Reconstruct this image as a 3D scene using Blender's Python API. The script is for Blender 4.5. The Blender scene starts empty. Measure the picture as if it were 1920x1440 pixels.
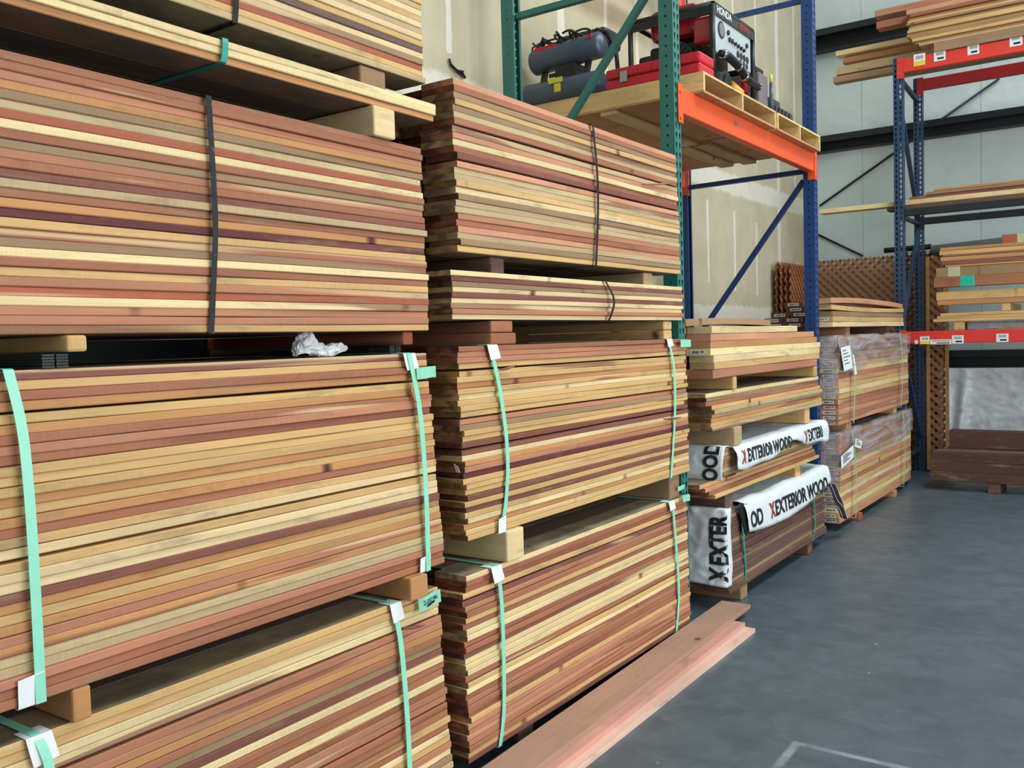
import bpy, bmesh, math, random
from mathutils import Vector, Matrix, noise

sc = bpy.context.scene
C = sc.collection
PI = math.pi

# ------------------------------------------------------------------ camera
F_PX, CAM_Z = 1712.0, 1.5
def _ray(px, py): return Vector(((px - 960) / F_PX, -(py - 720) / F_PX, -1.0))
_Y = _ray(2165, 605).normalized()
_X = -_ray(-1480, 708); _X = (_X - _X.dot(_Y) * _Y).normalized()
_Z = _X.cross(_Y)
RM = Matrix((_X, _Y, _Z))                      # camera -> world
cd = bpy.data.cameras.new('camera'); cam = bpy.data.objects.new('camera', cd); C.objects.link(cam)
cam.matrix_world = Matrix.Translation((0, 0, CAM_Z)) @ RM.to_4x4()
cd.sensor_fit = 'HORIZONTAL'; cd.sensor_width = 36.0; cd.lens = 36.0 * F_PX / 1920; cd.clip_start = 0.05
sc.camera = cam
def at(px, py, ax, v):
    """the point of the plane (axis ax = v) seen at a photo pixel"""
    d = RM @ _ray(px, py); k = 'xyz'.index(ax); o = Vector((0, 0, CAM_Z))
    return o + d * ((v - o[k]) / d[k])

# ------------------------------------------------------------------ world, lights, exposure
w = bpy.data.worlds.new('sky'); sc.world = w; w.use_nodes = True
bg = w.node_tree.nodes['Background']; bg.inputs[0].default_value = (0.80, 0.90, 1.0, 1); bg.inputs[1].default_value = .7
def area(name, loc, rot, sx, sy, power, col):
    l = bpy.data.lights.new(name, 'AREA'); l.shape = 'RECTANGLE'; l.size = sx; l.size_y = sy
    l.energy = power; l.color = col
    o = bpy.data.objects.new(name, l); C.objects.link(o); o.location = loc; o.rotation_euler = rot
    return o
area('daylight_through_side_door', (5.4, 2.6, 2.5), (0, math.radians(90), 0), 4.2, 6.0, 410, (1.0, 0.985, 0.97))
area('daylight_through_front_door', (1.6, -4.6, 2.6), (math.radians(90), 0, 0), 5.0, 4.0, 40, (0.93, 0.97, 1.0))
area('overhead_fill_light', (1.0, 6.2, 6.85), (0, 0, 0), 1.6, 8.0, 400, (0.88, 0.96, 1.0))  # added overhead lamp, placed to brighten the back wall
vs = sc.view_settings; vs.view_transform = 'Standard'; vs.look = 'None'; vs.gamma = 1; vs.use_curve_mapping = False
vs.exposure = 0.03

# ------------------------------------------------------------------ materials
def lin(c):
    if isinstance(c, str): c = tuple(int(c[i:i+2], 16) for i in (0, 2, 4))
    r = [(v / 255) for v in c]
    return tuple(v / 12.92 if v <= .04045 else ((v + .055) / 1.055) ** 2.4 for v in r) + (1,)
class NT:
    def __init__(s, name):
        s.m = bpy.data.materials.new(name); s.m.use_nodes = True; s.t = s.m.node_tree
        s.b = s.t.nodes['Principled BSDF']; s.o = s.t.nodes['Material Output']
    def n(s, typ, ins=None, **kw):
        nd = s.t.nodes.new(typ)
        for k, v in kw.items(): setattr(nd, k, v)
        for k, v in (ins or {}).items(): s.put(nd.inputs[k], v)
        return nd
    def put(s, sock, v):
        if isinstance(v, bpy.types.NodeSocket): s.t.links.new(v, sock)
        elif isinstance(v, bpy.types.Node): s.t.links.new(v.outputs[0], sock)
        else: sock.default_value = v
    def math(s, op, a, b=0.0, clamp=False):
        nd = s.t.nodes.new('ShaderNodeMath'); nd.operation = op; nd.use_clamp = clamp
        s.put(nd.inputs[0], a); s.put(nd.inputs[1], b); return nd.outputs[0]
    def vec(s, op, a, b):
        nd = s.t.nodes.new('ShaderNodeVectorMath'); nd.operation = op
        s.put(nd.inputs[0], a); s.put(nd.inputs[1], b); return nd.outputs[0]
    def mix(s, f, a, b, mode='MIX'):
        nd = s.t.nodes.new('ShaderNodeMix'); nd.data_type = 'RGBA'; nd.blend_type = mode
        s.put(nd.inputs[0], f); s.put(nd.inputs[6], a); s.put(nd.inputs[7], b); return nd.outputs[2]
    def remap(s, v, a, b, c=0.0, d=1.0, smooth=False):
        nd = s.t.nodes.new('ShaderNodeMapRange'); nd.clamp = True
        if smooth: nd.interpolation_type = 'SMOOTHSTEP'
        for i, x in enumerate((v, a, b, c, d)): s.put(nd.inputs[i], x)
        return nd.outputs[0]
    def noise(s, vec, scale=1.0, detail=3.0, rough=0.5, dist=0.0):
        nd = s.n('ShaderNodeTexNoise', {'Scale': scale, 'Detail': detail, 'Roughness': rough, 'Distortion': dist})
        s.put(nd.inputs['Vector'], vec); return nd.outputs[0]
    def bump(s, h, strength=.3, dist=.002):
        nd = s.n('ShaderNodeBump', {'Height': h, 'Strength': strength, 'Distance': dist})
        s.put(s.b.inputs['Normal'], nd.outputs[0])

def wood(name, island=False, end=False, axis='y', rough=.62, mixamt=.75, palette=None, dusty=False):
    t = NT(name)
    tc = t.n('ShaderNodeTexCoord').outputs['Object']
    oi = t.n('ShaderNodeObjectInfo')
    rnd = oi.outputs['Random']
    if island:
        rnd = t.n('ShaderNodeNewGeometry').outputs['Random Per Island']
    if axis == 'x':
        sp = t.n('ShaderNodeSeparateXYZ', {0: tc}); tc = t.n('ShaderNodeCombineXYZ', {0: sp.outputs[1], 1: sp.outputs[0], 2: sp.outputs[2]}).outputs[0]
    off = t.n('ShaderNodeCombineXYZ', {0: t.math('MULTIPLY', rnd, 31.7), 1: t.math('MULTIPLY', rnd, 57.3), 2: t.math('MULTIPLY', rnd, 17.9)}).outputs[0]
    p = t.vec('ADD', tc, off)
    if island or palette:
        cr = t.n('ShaderNodeValToRGB', {0: rnd}); cr.color_ramp.interpolation = 'CONSTANT'
        pal = palette or ['8c5a42', 'c9a26c', '7a4638', 'b98a5c', '9a6248', '6e4336', 'c2a47a', '8a6a4c']
        e = cr.color_ramp.elements
        while len(e) < len(pal): e.new(0.5)
        for i, c in enumerate(pal): e[i].position = i / len(pal); e[i].color = lin(c)
        A = cr.outputs[0]
    else: A = oi.outputs['Color']
    r2 = t.math('FRACT', t.math('MULTIPLY', rnd, 7.31))
    r3 = t.math('FRACT', t.math('MULTIPLY', rnd, 13.7))
    B = t.mix(t.math('GREATER_THAN', r2, .45), lin('84503f'), lin('dcbf90'))
    streak = t.noise(t.vec('MULTIPLY', p, (6, .55, 15)), 1, 2.5, .5, .3)
    thr = t.remap(r3, 0, 1, .54, .74)
    m = t.math('MULTIPLY', t.remap(streak, thr, t.math('ADD', thr, .04)), mixamt)
    col = t.mix(m, A, B)
    big = t.remap(t.noise(t.vec('MULTIPLY', p, (2, 1.3, 6)), 1, 3), .3, .7, .84, 1.12)
    grain = t.noise(t.vec('MULTIPLY', p, (110, 3.5, 150)), 1, 3, .6)
    g = t.remap(grain, .25, .75, .91, 1.07)
    sawm = t.remap(t.noise(t.vec('MULTIPLY', p, (1, 1.5, 3)), 1, 2), .45, .6, .0, .09)
    saw = t.math('SUBTRACT', 1.0, t.math('MULTIPLY', sawm, t.remap(t.noise(t.vec('MULTIPLY', p, (2, 190, 5)), 1, 2), .35, .65, 0, 1)))
    k = t.math('MULTIPLY', t.math('MULTIPLY', big, g), saw)
    kc = t.n('ShaderNodeCombineXYZ', {0: k, 1: k, 2: k}).outputs[0]
    col = t.mix(1.0, col, kc, 'MULTIPLY')
    # grey weathering patches
    wth = t.remap(t.noise(t.vec('MULTIPLY', p, (5, 2.5, 14)), 1.3, 4, .7), .57, .72, 0, .65)
    col = t.mix(wth, col, lin('8f8062'))
    blot = t.remap(t.noise(t.vec('MULTIPLY', p, (3, 3.2, 9)), 1.0, 5, .7, .8), .60, .70, 0, .45)
    col = t.mix(blot, col, t.mix(1.0, col, (.62, .48, .42, 1), 'MULTIPLY'))
    # knots: dark ovals running through the thickness
    vo = t.n('ShaderNodeTexVoronoi', {'Vector': t.vec('MULTIPLY', t.vec('ADD', p, t.vec('MULTIPLY', t.n('ShaderNodeCombineXYZ', {0: grain, 1: streak, 2: 0.0}).outputs[0], (.02, .03, 0))), (5.2, 4.2, .45)), 'Scale': 1.0, 'Randomness': 1.0})
    dk = t.math('ADD', vo.outputs['Distance'], t.math('MULTIPLY', t.math('SUBTRACT', grain, .5), .03))
    col = t.mix(t.remap(dk, .06, .12, .85, 0), col, lin('743e2c'))
    col = t.mix(t.remap(dk, .035, .06, .85, 0), col, lin('3c221b'))
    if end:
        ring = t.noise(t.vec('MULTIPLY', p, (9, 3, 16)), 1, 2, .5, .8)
        dark = t.remap(ring, .42, .58, .30, .74)  # dark end grain, darkened further for the shade on the end faces
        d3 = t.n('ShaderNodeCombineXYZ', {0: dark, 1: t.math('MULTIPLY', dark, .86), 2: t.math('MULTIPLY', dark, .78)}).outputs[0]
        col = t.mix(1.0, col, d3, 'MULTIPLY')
    if dusty:
        du = t.remap(t.noise(t.vec('MULTIPLY', tc, (3, 2, 3)), 2, 5, .7), .3, .6, .35, .85)
        col = t.mix(du, col, lin('625e57'))
    t.put(t.b.inputs['Base Color'], col)
    t.put(t.b.inputs['Roughness'], t.remap(grain, .2, .8, rough - .08, rough + .12))
    t.b.inputs['Specular IOR Level'].default_value = .35
    t.bump(t.math('ADD', grain, t.math('MULTIPLY', streak, .5)), .35, .0015)
    return t.m

def paint(name, col, rough=.5, metal=0.0, var=.12, scale=8.0, wear=None, spec=.4, bump=0.0, coat=0.0):
    t = NT(name)
    tc = t.n('ShaderNodeTexCoord').outputs['Object']
    nz = t.noise(tc, scale, 5, .65)
    k = t.remap(nz, .25, .75, 1 - var, 1 + var)
    kc = t.n('ShaderNodeCombineXYZ', {0: k, 1: k, 2: k}).outputs[0]
    c = t.mix(1.0, lin(col), kc, 'MULTIPLY')
    if wear: c = t.mix(t.remap(t.noise(tc, scale * 3.1, 6, .75), .60, .70, 0, .7), c, lin(wear))
    t.put(t.b.inputs['Base Color'], c)
    t.put(t.b.inputs['Roughness'], t.remap(nz, .3, .7, rough - .06, rough + .06))
    t.b.inputs['Metallic'].default_value = metal; t.b.inputs['Specular IOR Level'].default_value = spec
    t.b.inputs['Coat Weight'].default_value = coat
    if bump: t.bump(nz, bump, .004)
    return t.m

def make_concrete():
    t = NT('polished_concrete'); tc = t.n('ShaderNodeTexCoord').outputs['Object']
    big = t.noise(tc, .9, 5, .6, .4); mid = t.noise(tc, 5.5, 6, .65, .3); fine = t.noise(tc, 60, 3, .7)
    streak = t.noise(t.vec('MULTIPLY', tc, (1.2, 3.5, 1)), 3, 5, .7, .5)
    c = t.mix(t.remap(big, .3, .7), lin('4c5a64'), lin('5e6e77'))
    c = t.mix(t.remap(mid, .42, .66, 0, .5), c, lin('38434c'))
    c = t.mix(t.remap(streak, .58, .72, 0, .35), c, lin('7b8a92'))
    c = t.mix(t.remap(fine, .3, .7, 0, .22), c, lin('363b3e'))
    # small pale crumbs and dark spots
    v = t.n('ShaderNodeTexVoronoi', {'Vector': tc, 'Scale': 5.0}); c = t.mix(t.remap(v.outputs['Distance'], .022, .03, .75, 0), c, lin('c9cfd2'))
    v2 = t.n('ShaderNodeTexVoronoi', {'Vector': t.vec('ADD', tc, (3.3, 1.7, 0)), 'Scale': 1.6}); c = t.mix(t.remap(v2.outputs['Distance'], .025, .04, .6, 0), c, lin('2c3032'))
    sp = t.n('ShaderNodeSeparateXYZ', {0: tc})
    # faded chalk corner on the slab
    def band(a, b, c0, c1, wd):
        d = t.math('ABSOLUTE', t.math('SUBTRACT', a, b))
        f = t.remap(d, wd * .4, wd, 1, 0)
        rng = t.math('MULTIPLY', t.math('GREATER_THAN', c0[0], c0[1]), t.math('LESS_THAN', c1[0], c1[1]))
        return t.math('MULTIPLY', f, rng)
    ch = t.math('MAXIMUM', band(sp.outputs[1], 3.255, (sp.outputs[0], -1.08), (sp.outputs[0], -.1), .02), band(sp.outputs[0], -1.065, (sp.outputs[1], 2.2), (sp.outputs[1], 3.26), .022))
    c = t.mix(t.math('MULTIPLY', ch, t.remap(mid, .38, .58, .1, .6)), c, lin('aab4bc'))
    t.put(t.b.inputs['Base Color'], c)
    t.put(t.b.inputs['Roughness'], t.remap(mid, .3, .7, .30, .46))
    t.b.inputs['Specular IOR Level'].default_value = .5
    t.bump(fine, .12, .001)
    return t.m

def make_drywall():
    t = NT('unpainted_drywall'); tc = t.n('ShaderNodeTexCoord').outputs['Object']
    sp = t.n('ShaderNodeSeparateXYZ', {0: tc}); Y = sp.outputs[1]; Zz = sp.outputs[2]
    mid = t.noise(tc, 3, 5, .6); rag = t.noise(tc, 9, 5, .7)
    c = t.mix(t.remap(mid, .3, .7), lin('cdc3a6'), lin('bdb296'))
    wob = t.math('MULTIPLY', t.math('SUBTRACT', rag, .5), .05)
    def vband(y, wd, z0, z1, s=.85):
        f = t.remap(t.math('ABSOLUTE', t.math('SUBTRACT', t.math('ADD', Y, wob), y)), wd * .7, wd, s, 0)
        zz = t.math('ADD', Zz, t.math('MULTIPLY', wob, 2))
        return t.math('MULTIPLY', f, t.math('MULTIPLY', t.math('GREATER_THAN', zz, z0), t.math('LESS_THAN', zz, z1)))
    def hband(z, wd, slope, y0, s=.8):
        cz = t.math('ADD', z, t.math('MULTIPLY', t.math('SUBTRACT', Y, y0), slope))
        return t.remap(t.math('ABSOLUTE', t.math('SUBTRACT', t.math('ADD', Zz, t.math('MULTIPLY', wob, 2.4)), cz)), wd * .7, wd, s, 0)
    fs = [vband(4.16, .028, 3.16, 5.0), vband(5.38, .05, 2.2, 6), vband(6.0, .03, 3.2, 6), vband(6.5, .03, 3.2, 6),
          vband(7.82, .03, 1.98, 2.72), vband(7.2, .03, 1.98, 5), vband(8.46, .028, 1.92, 2.68), vband(9.05, .026, 1.9, 2.62), vband(9.74, .055, 1.6, 6.5),
          vband(10.33, .026, 1.9, 2.3), vband(9.1, .026, 3.25, 6), vband(8.5, .026, 3.2, 6), vband(10.3, .03, 3.0, 6), vband(7.85, .028, 2.95, 6),
          vband(3.2, .05, 2, 5), hband(1.70, .085, 0, 0, .75), hband(2.93, .11, 0, 8, .8), hband(2.02, .07, 0, 0, 0)]
    m = fs[0]
    for f in fs[1:]: m = t.math('MAXIMUM', m, f)
    c = t.mix(m, c, lin('e6e1d2'))
    v = t.n('ShaderNodeTexVoronoi', {'Vector': tc, 'Scale': 3.1}); c = t.mix(t.remap(v.outputs['Distance'], .02, .035, .35, 0), c, lin('6d6656'))
    c = t.mix(t.remap(t.noise(t.vec('ADD', tc, (5, 2, 1)), 1.1, 5, .6), .56, .72, 0, .35), c, lin('a39a80'))
    t.put(t.b.inputs['Base Color'], c); t.b.inputs['Roughness'].default_value = .85
    t.bump(rag, .1, .003)
    return t.m

def make_liner():
    t = NT('white_vinyl_liner'); tc = t.n('ShaderNodeTexCoord').outputs['Object']
    sp = t.n('ShaderNodeSeparateXYZ', {0: tc}); X = sp.outputs[0]
    nz = t.noise(tc, 1.6, 5, .6)
    c = t.mix(t.remap(nz, .3, .7), lin('d8e6e5'), lin('c8d8d9'))
    seam = t.math('ABSOLUTE', t.math('SUBTRACT', t.math('FRACT', t.math('DIVIDE', t.math('ADD', X, 10.5), 1.2)), .5))
    c = t.mix(t.remap(seam, .002, .008, .45, 0), c, lin('8f9a9d'))
    d = t.noise(tc, 7, 6, .8); c = t.mix(t.remap(d, .68, .74, 0, .4), c, lin('7d7f78'))
    t.put(t.b.inputs['Base Color'], c); t.b.inputs['Roughness'].default_value = .42
    t.bump(t.math('ADD', t.noise(t.vec('MULTIPLY', tc, (1, 1, 1)), 2.2, 3, .5), t.math('MULTIPLY', t.noise(tc, 9, 3), .15)), .5, .05)
    return t.m

def make_crumple(name, col, rough=.3, scale=6, dirt='6f7678', amt=.5):
    t = NT(name); tc = t.n('ShaderNodeTexCoord').outputs['Object']
    v = t.n('ShaderNodeTexVoronoi', {'Vector': t.vec('ADD', tc, t.n('ShaderNodeTexNoise', {'Vector': tc, 'Scale': 3.0}).outputs[1]), 'Scale': scale}, feature='SMOOTH_F1')
    c = t.mix(t.remap(t.noise(tc, 3.5, 6, .75), .52, .72, 0, amt), lin(col), lin(dirt))
    t.put(t.b.inputs['Base Color'], c); t.b.inputs['Roughness'].default_value = rough
    t.bump(t.math('ADD', v.outputs['Distance'], t.noise(tc, 16, 4, .6)), .55, .012)
    return t.m

def make_film():
    t = NT('clear_hazy_film'); tc = t.n('ShaderNodeTexCoord').outputs['Object']
    n1 = t.noise(t.vec('MULTIPLY', tc, (3, 1.0, 5)), 1.6, 3, .5, 1.0)
    glo = t.n('ShaderNodeBsdfPrincipled', {'Base Color': lin('e2e0e4'), 'Roughness': .14, 'Specular IOR Level': .6})
    bp = t.n('ShaderNodeBump', {'Height': n1, 'Strength': 1.0, 'Distance': .04}); t.put(glo.inputs['Normal'], bp.outputs[0])
    tr = t.n('ShaderNodeBsdfTransparent', {'Color': (.93, .93, .95, 1)})
    mx = t.n('ShaderNodeMixShader', {0: t.remap(n1, .38, .68, .04, .42)}); t.put(mx.inputs[1], tr.outputs[0]); t.put(mx.inputs[2], glo.outputs[0])
    t.put(t.o.inputs[0], mx.outputs[0]); return t.m

M = {}
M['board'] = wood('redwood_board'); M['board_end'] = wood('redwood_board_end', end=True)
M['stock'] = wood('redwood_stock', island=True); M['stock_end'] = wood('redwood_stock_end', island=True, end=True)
M['dusty'] = wood('dusty_redwood', mixamt=.3, dusty=True); M['dusty_stock'] = wood('dusty_stock', island=True, mixamt=.3, dusty=True)
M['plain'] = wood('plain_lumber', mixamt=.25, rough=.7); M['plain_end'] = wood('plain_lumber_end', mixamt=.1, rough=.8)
M['smooth'] = wood('planed_redwood', mixamt=.12, rough=.5)
M['stock_x'] = wood('rack_stock', island=True, axis='x', palette=['8a5a3e', '9c6c48', '7a4a38', 'a87c52', '86583e'])
M['concrete'] = make_concrete(); M['drywall'] = make_drywall(); M['liner'] = make_liner()
M['green'] = paint('green_rack_paint', '2f6f66', .45, 0, .12, 6, '57786c', .5)
M['blue'] = paint('blue_rack_paint', '1c4076', .42, 0, .14, 6, '4a6488', .5)
M['navy'] = paint('navy_rack_paint', '27405f', .45, 0, .14, 6, '60707c', .5)
M['orange'] = paint('orange_beam_paint', 'ee5a26', .42, 0, .07, 4, 'b8502c', .5)
M['red'] = paint('red_beam_paint', 'd8392f', .42, 0, .08, 4, 'a33a30', .5)
M['maroon'] = paint('dark_red_beam_paint', 'a52a2c', .5, 0, .1, 4)
M['girt'] = paint('dark_girt_steel', '272c30', .5, .2, .2, 3)
M['steel'] = paint('zinc_steel', '9aa0a2', .35, .8)
M['blackstrap'] = paint('black_steel_strap', '2a2a2d', .38, .5, .2, 20, '8a8d90')
M['mint'] = paint('mint_plastic_strap', '8fdcc0', .38, 0, .06, 20, None, .5)
M['teal'] = paint('teal_plastic_strap', '1f9a86', .38, 0, .06, 20, None, .5)
M['palegreen'] = paint('pale_green_strap', '9cc9a0', .4, 0, .08, 20)
M['paper'] = paint('white_card', 'e9edee', .7, 0, .05, 12, None, .3, .1)
M['tag'] = paint('mint_paper_tag', '8fd6b8', .6, 0, .06, 20)
M['ink'] = paint('black_ink', '26282c', .6); M['inkred'] = paint('red_ink', 'a5382c', .6)
M['white'] = paint('white_sticker', 'e4e6e4', .5, 0, .03); M['yellow'] = paint('yellow_sticker', 'e3d24a', .5)
M['wrapwhite'] = paint('white_woven_wrap', 'dfe7ea', .5, 0, .07, 5, 'a8b0b3', .4, .15)
M['wrapblack'] = paint('black_wrap_underside', '17191c', .4, 0, .1)
M['film'] = make_film()
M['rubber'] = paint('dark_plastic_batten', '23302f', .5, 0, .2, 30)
M['crumple'] = make_crumple('crumpled_white_plastic', 'e8f1f4', .28, 5)
M['crumplepaper'] = make_crumple('crumpled_paper', 'd4d6d8', .7, 30, 'a6a6a8', .4)
M['greyfilm'] = make_crumple('grey_film', '8c9092', .3, 9)
M['gunblue'] = paint('blue_grey_tank_paint', '4a5568', .38, .1, .1, 5, '3a424e', .5)
M['black'] = paint('black_plastic', '1b1c1f', .42, 0, .1, 5); M['blacktube'] = paint('black_tube_paint', '222524', .4, .2, .12, 8)
M['redplastic'] = paint('red_toolbox_plastic', 'c42334', .42, 0, .07, 4); M['redtank'] = paint('red_tank_paint', '9c1b2c', .25, 0, .06, 4, None, .5, 0, .4)
M['panel'] = paint('silver_panel', 'b9c4c8', .4, .3, .05); M['chrome'] = paint('chrome', 'b8bcc0', .15, 1.0, .05)
M['yellowpaint'] = paint('yellow_paint', 'f0ab10', .4, 0, .06); M['greypanel'] = paint('grey_panel', '7f7479', .45, .2, .05)
M['darkgrey'] = paint('dark_grey_case', '3c4242', .5, 0, .15, 12)
M['pipe'] = paint('grey_pipe_paint', '8b9194', .5, 0, .15, 3); M['tape_clear'] = paint('clear_tape', 'b8b79c', .2, 0, .12, 25)
M['tape_green'] = paint('green_tape', '35b398', .25, 0, .15, 25)
M['ply'] = wood('plywood', mixamt=.15, axis='x', rough=.65)
M['plain_x'] = wood('plain_rack_lumber', mixamt=.2, axis='x', rough=.65)

# ------------------------------------------------------------------ helpers
def obj(name, bm, mats, parent=None, loc=None, rot=None, smooth=False):
    me = bpy.data.meshes.new(name)
    bmesh.ops.recalc_face_normals(bm, faces=bm.faces[:]) if len(bm.faces) < 60000 else None
    bm.to_mesh(me); bm.free()
    for m in (mats if isinstance(mats, (list, tuple)) else [mats]): me.materials.append(M[m] if isinstance(m, str) else m)
    if smooth:
        for p in me.polygons: p.use_smooth = True
    o = bpy.data.objects.new(name, me); C.objects.link(o)
    if loc is not None: o.location = loc
    if rot is not None: o.rotation_euler = rot
    if parent is not None: o.parent = parent
    return o
def tag(o, label, cat, group=None, kind=None):
    if label: o['label'] = label
    if cat: o['category'] = cat
    if group: o['group'] = group
    if kind: o['kind'] = kind
    return o
def thing(name, label, cat, loc=(0, 0, 0), rotz=0, group=None):
    o = bpy.data.objects.new(name, None); C.objects.link(o); o.location = loc; o.rotation_euler = (0, 0, rotz); o.empty_display_size = .1
    return tag(o, label, cat, group)
def struct(name, bm, m, label=None):
    o = obj(name, bm, m); o['kind'] = 'structure'
    if label: o['label'] = label
    return o
def bx(bm, x0, x1, y0, y1, z0, z1, mi=0, bev=0.0, mat=None):
    vs_ = [bm.verts.new((x, y, z)) for x in (x0, x1) for y in (y0, y1) for z in (z0, z1)]
    fs = []
    for q in ((0, 1, 3, 2), (4, 6, 7, 5), (0, 4, 5, 1), (2, 3, 7, 6), (0, 2, 6, 4), (1, 5, 7, 3)):
        f = bm.faces.new([vs_[i] for i in q]); f.material_index = mi; fs.append(f)
    if bev:
        es = {e for f in fs for e in f.edges}
        r = bmesh.ops.bevel(bm, geom=list(es), offset=bev, segments=2, affect='EDGES', profile=.5)
        for f in r['faces']: f.material_index = mi
        vs_ = list({v for f in r['faces'] for v in f.verts} | {v for v in vs_ if v.is_valid})
    if mat is not None:
        for v in vs_:
            if v.is_valid: v.co = mat @ v.co
    return vs_
def tube(bm, pts, r, n=10, mi=0, closed=False, cap=True):
    pts = [Vector(p) for p in pts]; rings = []; up = None
    rr = r if isinstance(r, (list, tuple)) else [r] * len(pts)
    for i, p in enumerate(pts):
        a = pts[max(i - 1, 0)]; b = pts[min(i + 1, len(pts) - 1)]
        d = (b - a).normalized()
        if up is None: up = d.orthogonal().normalized()
        up = (up - up.dot(d) * d).normalized(); s = d.cross(up)
        rings.append([bm.verts.new(p + (up * math.cos(2 * PI * k / n) + s * math.sin(2 * PI * k / n)) * rr[i]) for k in range(n)])
    for a, b in zip(rings, rings[1:]):
        for k in range(n):
            f = bm.faces.new((a[k], a[(k + 1) % n], b[(k + 1) % n], b[k])); f.material_index = mi; f.smooth = True
    if cap:
        for rg in (rings[0], rings[-1]): bm.faces.new(rg).material_index = mi
def bar(bm, a, b, wd, ht, mi=0, up=Vector((0, 0, 1))):
    a = Vector(a); b = Vector(b); d = (b - a); L = d.length; d.normalize()
    s = d.cross(up).normalized(); u = s.cross(d)
    v = [bm.verts.new(p + s * sx * wd / 2 + u * sz * ht / 2) for p in (a, b) for sx in (-1, 1) for sz in (-1, 1)]
    for q in ((0, 1, 3, 2), (4, 6, 7, 5), (0, 4, 5, 1), (2, 3, 7, 6), (0, 2, 6, 4), (1, 5, 7, 3)):
        bm.faces.new([v[i] for i in q]).material_index = mi
def ribbon(bm, pts, wdir, wd, th=.0012, mi=0):
    """flat band through pts, width along wdir, small thickness"""
    wdir = Vector(wdir).normalized() * wd / 2; pts = [Vector(p) for p in pts]; rows = []
    for i, p in enumerate(pts):
        d = (pts[min(i + 1, len(pts) - 1)] - pts[max(i - 1, 0)]).normalized(); nn = d.cross(wdir.normalized()).normalized() * th / 2
        rows.append([bm.verts.new(p + s * wdir + q * nn) for s, q in ((-1, -1), (1, -1), (1, 1), (-1, 1))])
    for a, b in zip(rows, rows[1:]):
        for k in range(4): bm.faces.new((a[k], a[(k + 1) % 4], b[(k + 1) % 4], b[k])).material_index = mi
    bm.faces.new(rows[0]); bm.faces.new(rows[-1])
def text_bm(s, size=1.0, bold=.0, spacing=1.0):
    cu = bpy.data.curves.new('lettering', 'FONT'); cu.body = s; cu.size = size; cu.offset = bold; cu.space_character = spacing
    cu.resolution_u = 3
    o = bpy.data.objects.new('lettering', cu); C.objects.link(o)
    dg = bpy.context.evaluated_depsgraph_get(); me = bpy.data.meshes.new_from_object(o.evaluated_get(dg))
    bm = bmesh.new(); bm.from_mesh(me); bpy.data.objects.remove(o); bpy.data.curves.remove(cu); bpy.data.meshes.remove(me)
    return bm
def join(bm, other, fn=None, mi=0):
    mp = {}
    for v in other.verts: mp[v] = bm.verts.new(fn(v.co) if fn else v.co)
    for f in other.faces:
        try: nf = bm.faces.new([mp[v] for v in f.verts]); nf.material_index = mi
        except ValueError: pass
    other.free()

# ------------------------------------------------------------------ room
FX, BY, LX, RX, FY, TOP = -1.92, 10.8, -3.3, 6.2, -5.0, 7.0
bm = bmesh.new(); bx(bm, LX - .15, RX + .15, FY - .15, BY + .15, -.12, 0); struct('floor', bm, 'concrete')
bm = bmesh.new(); bx(bm, LX - .15, LX, FY - .15, BY + .15, 0, TOP); struct('wall_left', bm, 'drywall')
bm = bmesh.new(); bx(bm, LX, RX, BY, BY + .15, 0, TOP); struct('wall_back', bm, 'liner')
bm = bmesh.new(); bx(bm, LX - .15, .2, FY - .15, BY + .15, TOP, TOP + .1); bx(bm, 1.9, RX + .15, FY - .15, BY + .15, TOP, TOP + .1)
bx(bm, .2, 1.9, FY - .15, 2.1, TOP, TOP + .1); bx(bm, .2, 1.9, 10.3, BY + .15, TOP, TOP + .1); struct('ceiling', bm, 'liner')
bm = bmesh.new()                               # right wall with a wide roll-up door opening
bx(bm, RX, RX + .15, FY - .15, -.6, 0, TOP); bx(bm, RX, RX + .15, 5.8, BY + .15, 0, TOP); bx(bm, RX, RX + .15, -.6, 5.8, 4.7, TOP); struct('wall_right', bm, 'liner')
bm = bmesh.new()
bx(bm, LX, -1.2, FY - .15, FY, 0, TOP); bx(bm, 4.4, RX, FY - .15, FY, 0, TOP); bx(bm, -1.2, 4.4, FY - .15, FY, 4.8, TOP); struct('wall_front', bm, 'liner')
for i, (z0, z1) in enumerate(((4.68, 4.90), (3.545, 3.71), (1.085, 1.265))):
    bm = bmesh.new(); x0 = LX + .01 if i < 2 else -2.02
    # Z-shaped girt: face plate with top and bottom flanges
    bx(bm, x0, RX - .01, BY - .02, BY - .005, z0, z1); bx(bm, x0, RX - .01, BY - .20, BY - .02, z1 - .012, z1); bx(bm, x0, RX - .01, BY - .215, BY - .2, z1 - .07, z1)
    bx(bm, x0, RX - .01, BY - .13, BY - .02, z0, z0 + .012)
    struct('trim_%d' % (i + 1), bm, 'girt', 'dark steel girt across the white back wall')
for i, (a, b) in enumerate((((1537, 386), (1874, 147)), ((1534, 440), (1618, 480)))):
    bm = bmesh.new(); p = at(*a, 'y', BY - .03); q = at(*b, 'y', BY - .03); q2 = p + (q - p) * 1.0; tube(bm, [p, q2], .012, 8)
    struct('trim_%d' % (4 + i), bm, 'girt', 'thin dark brace rod across the white back wall')

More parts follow.
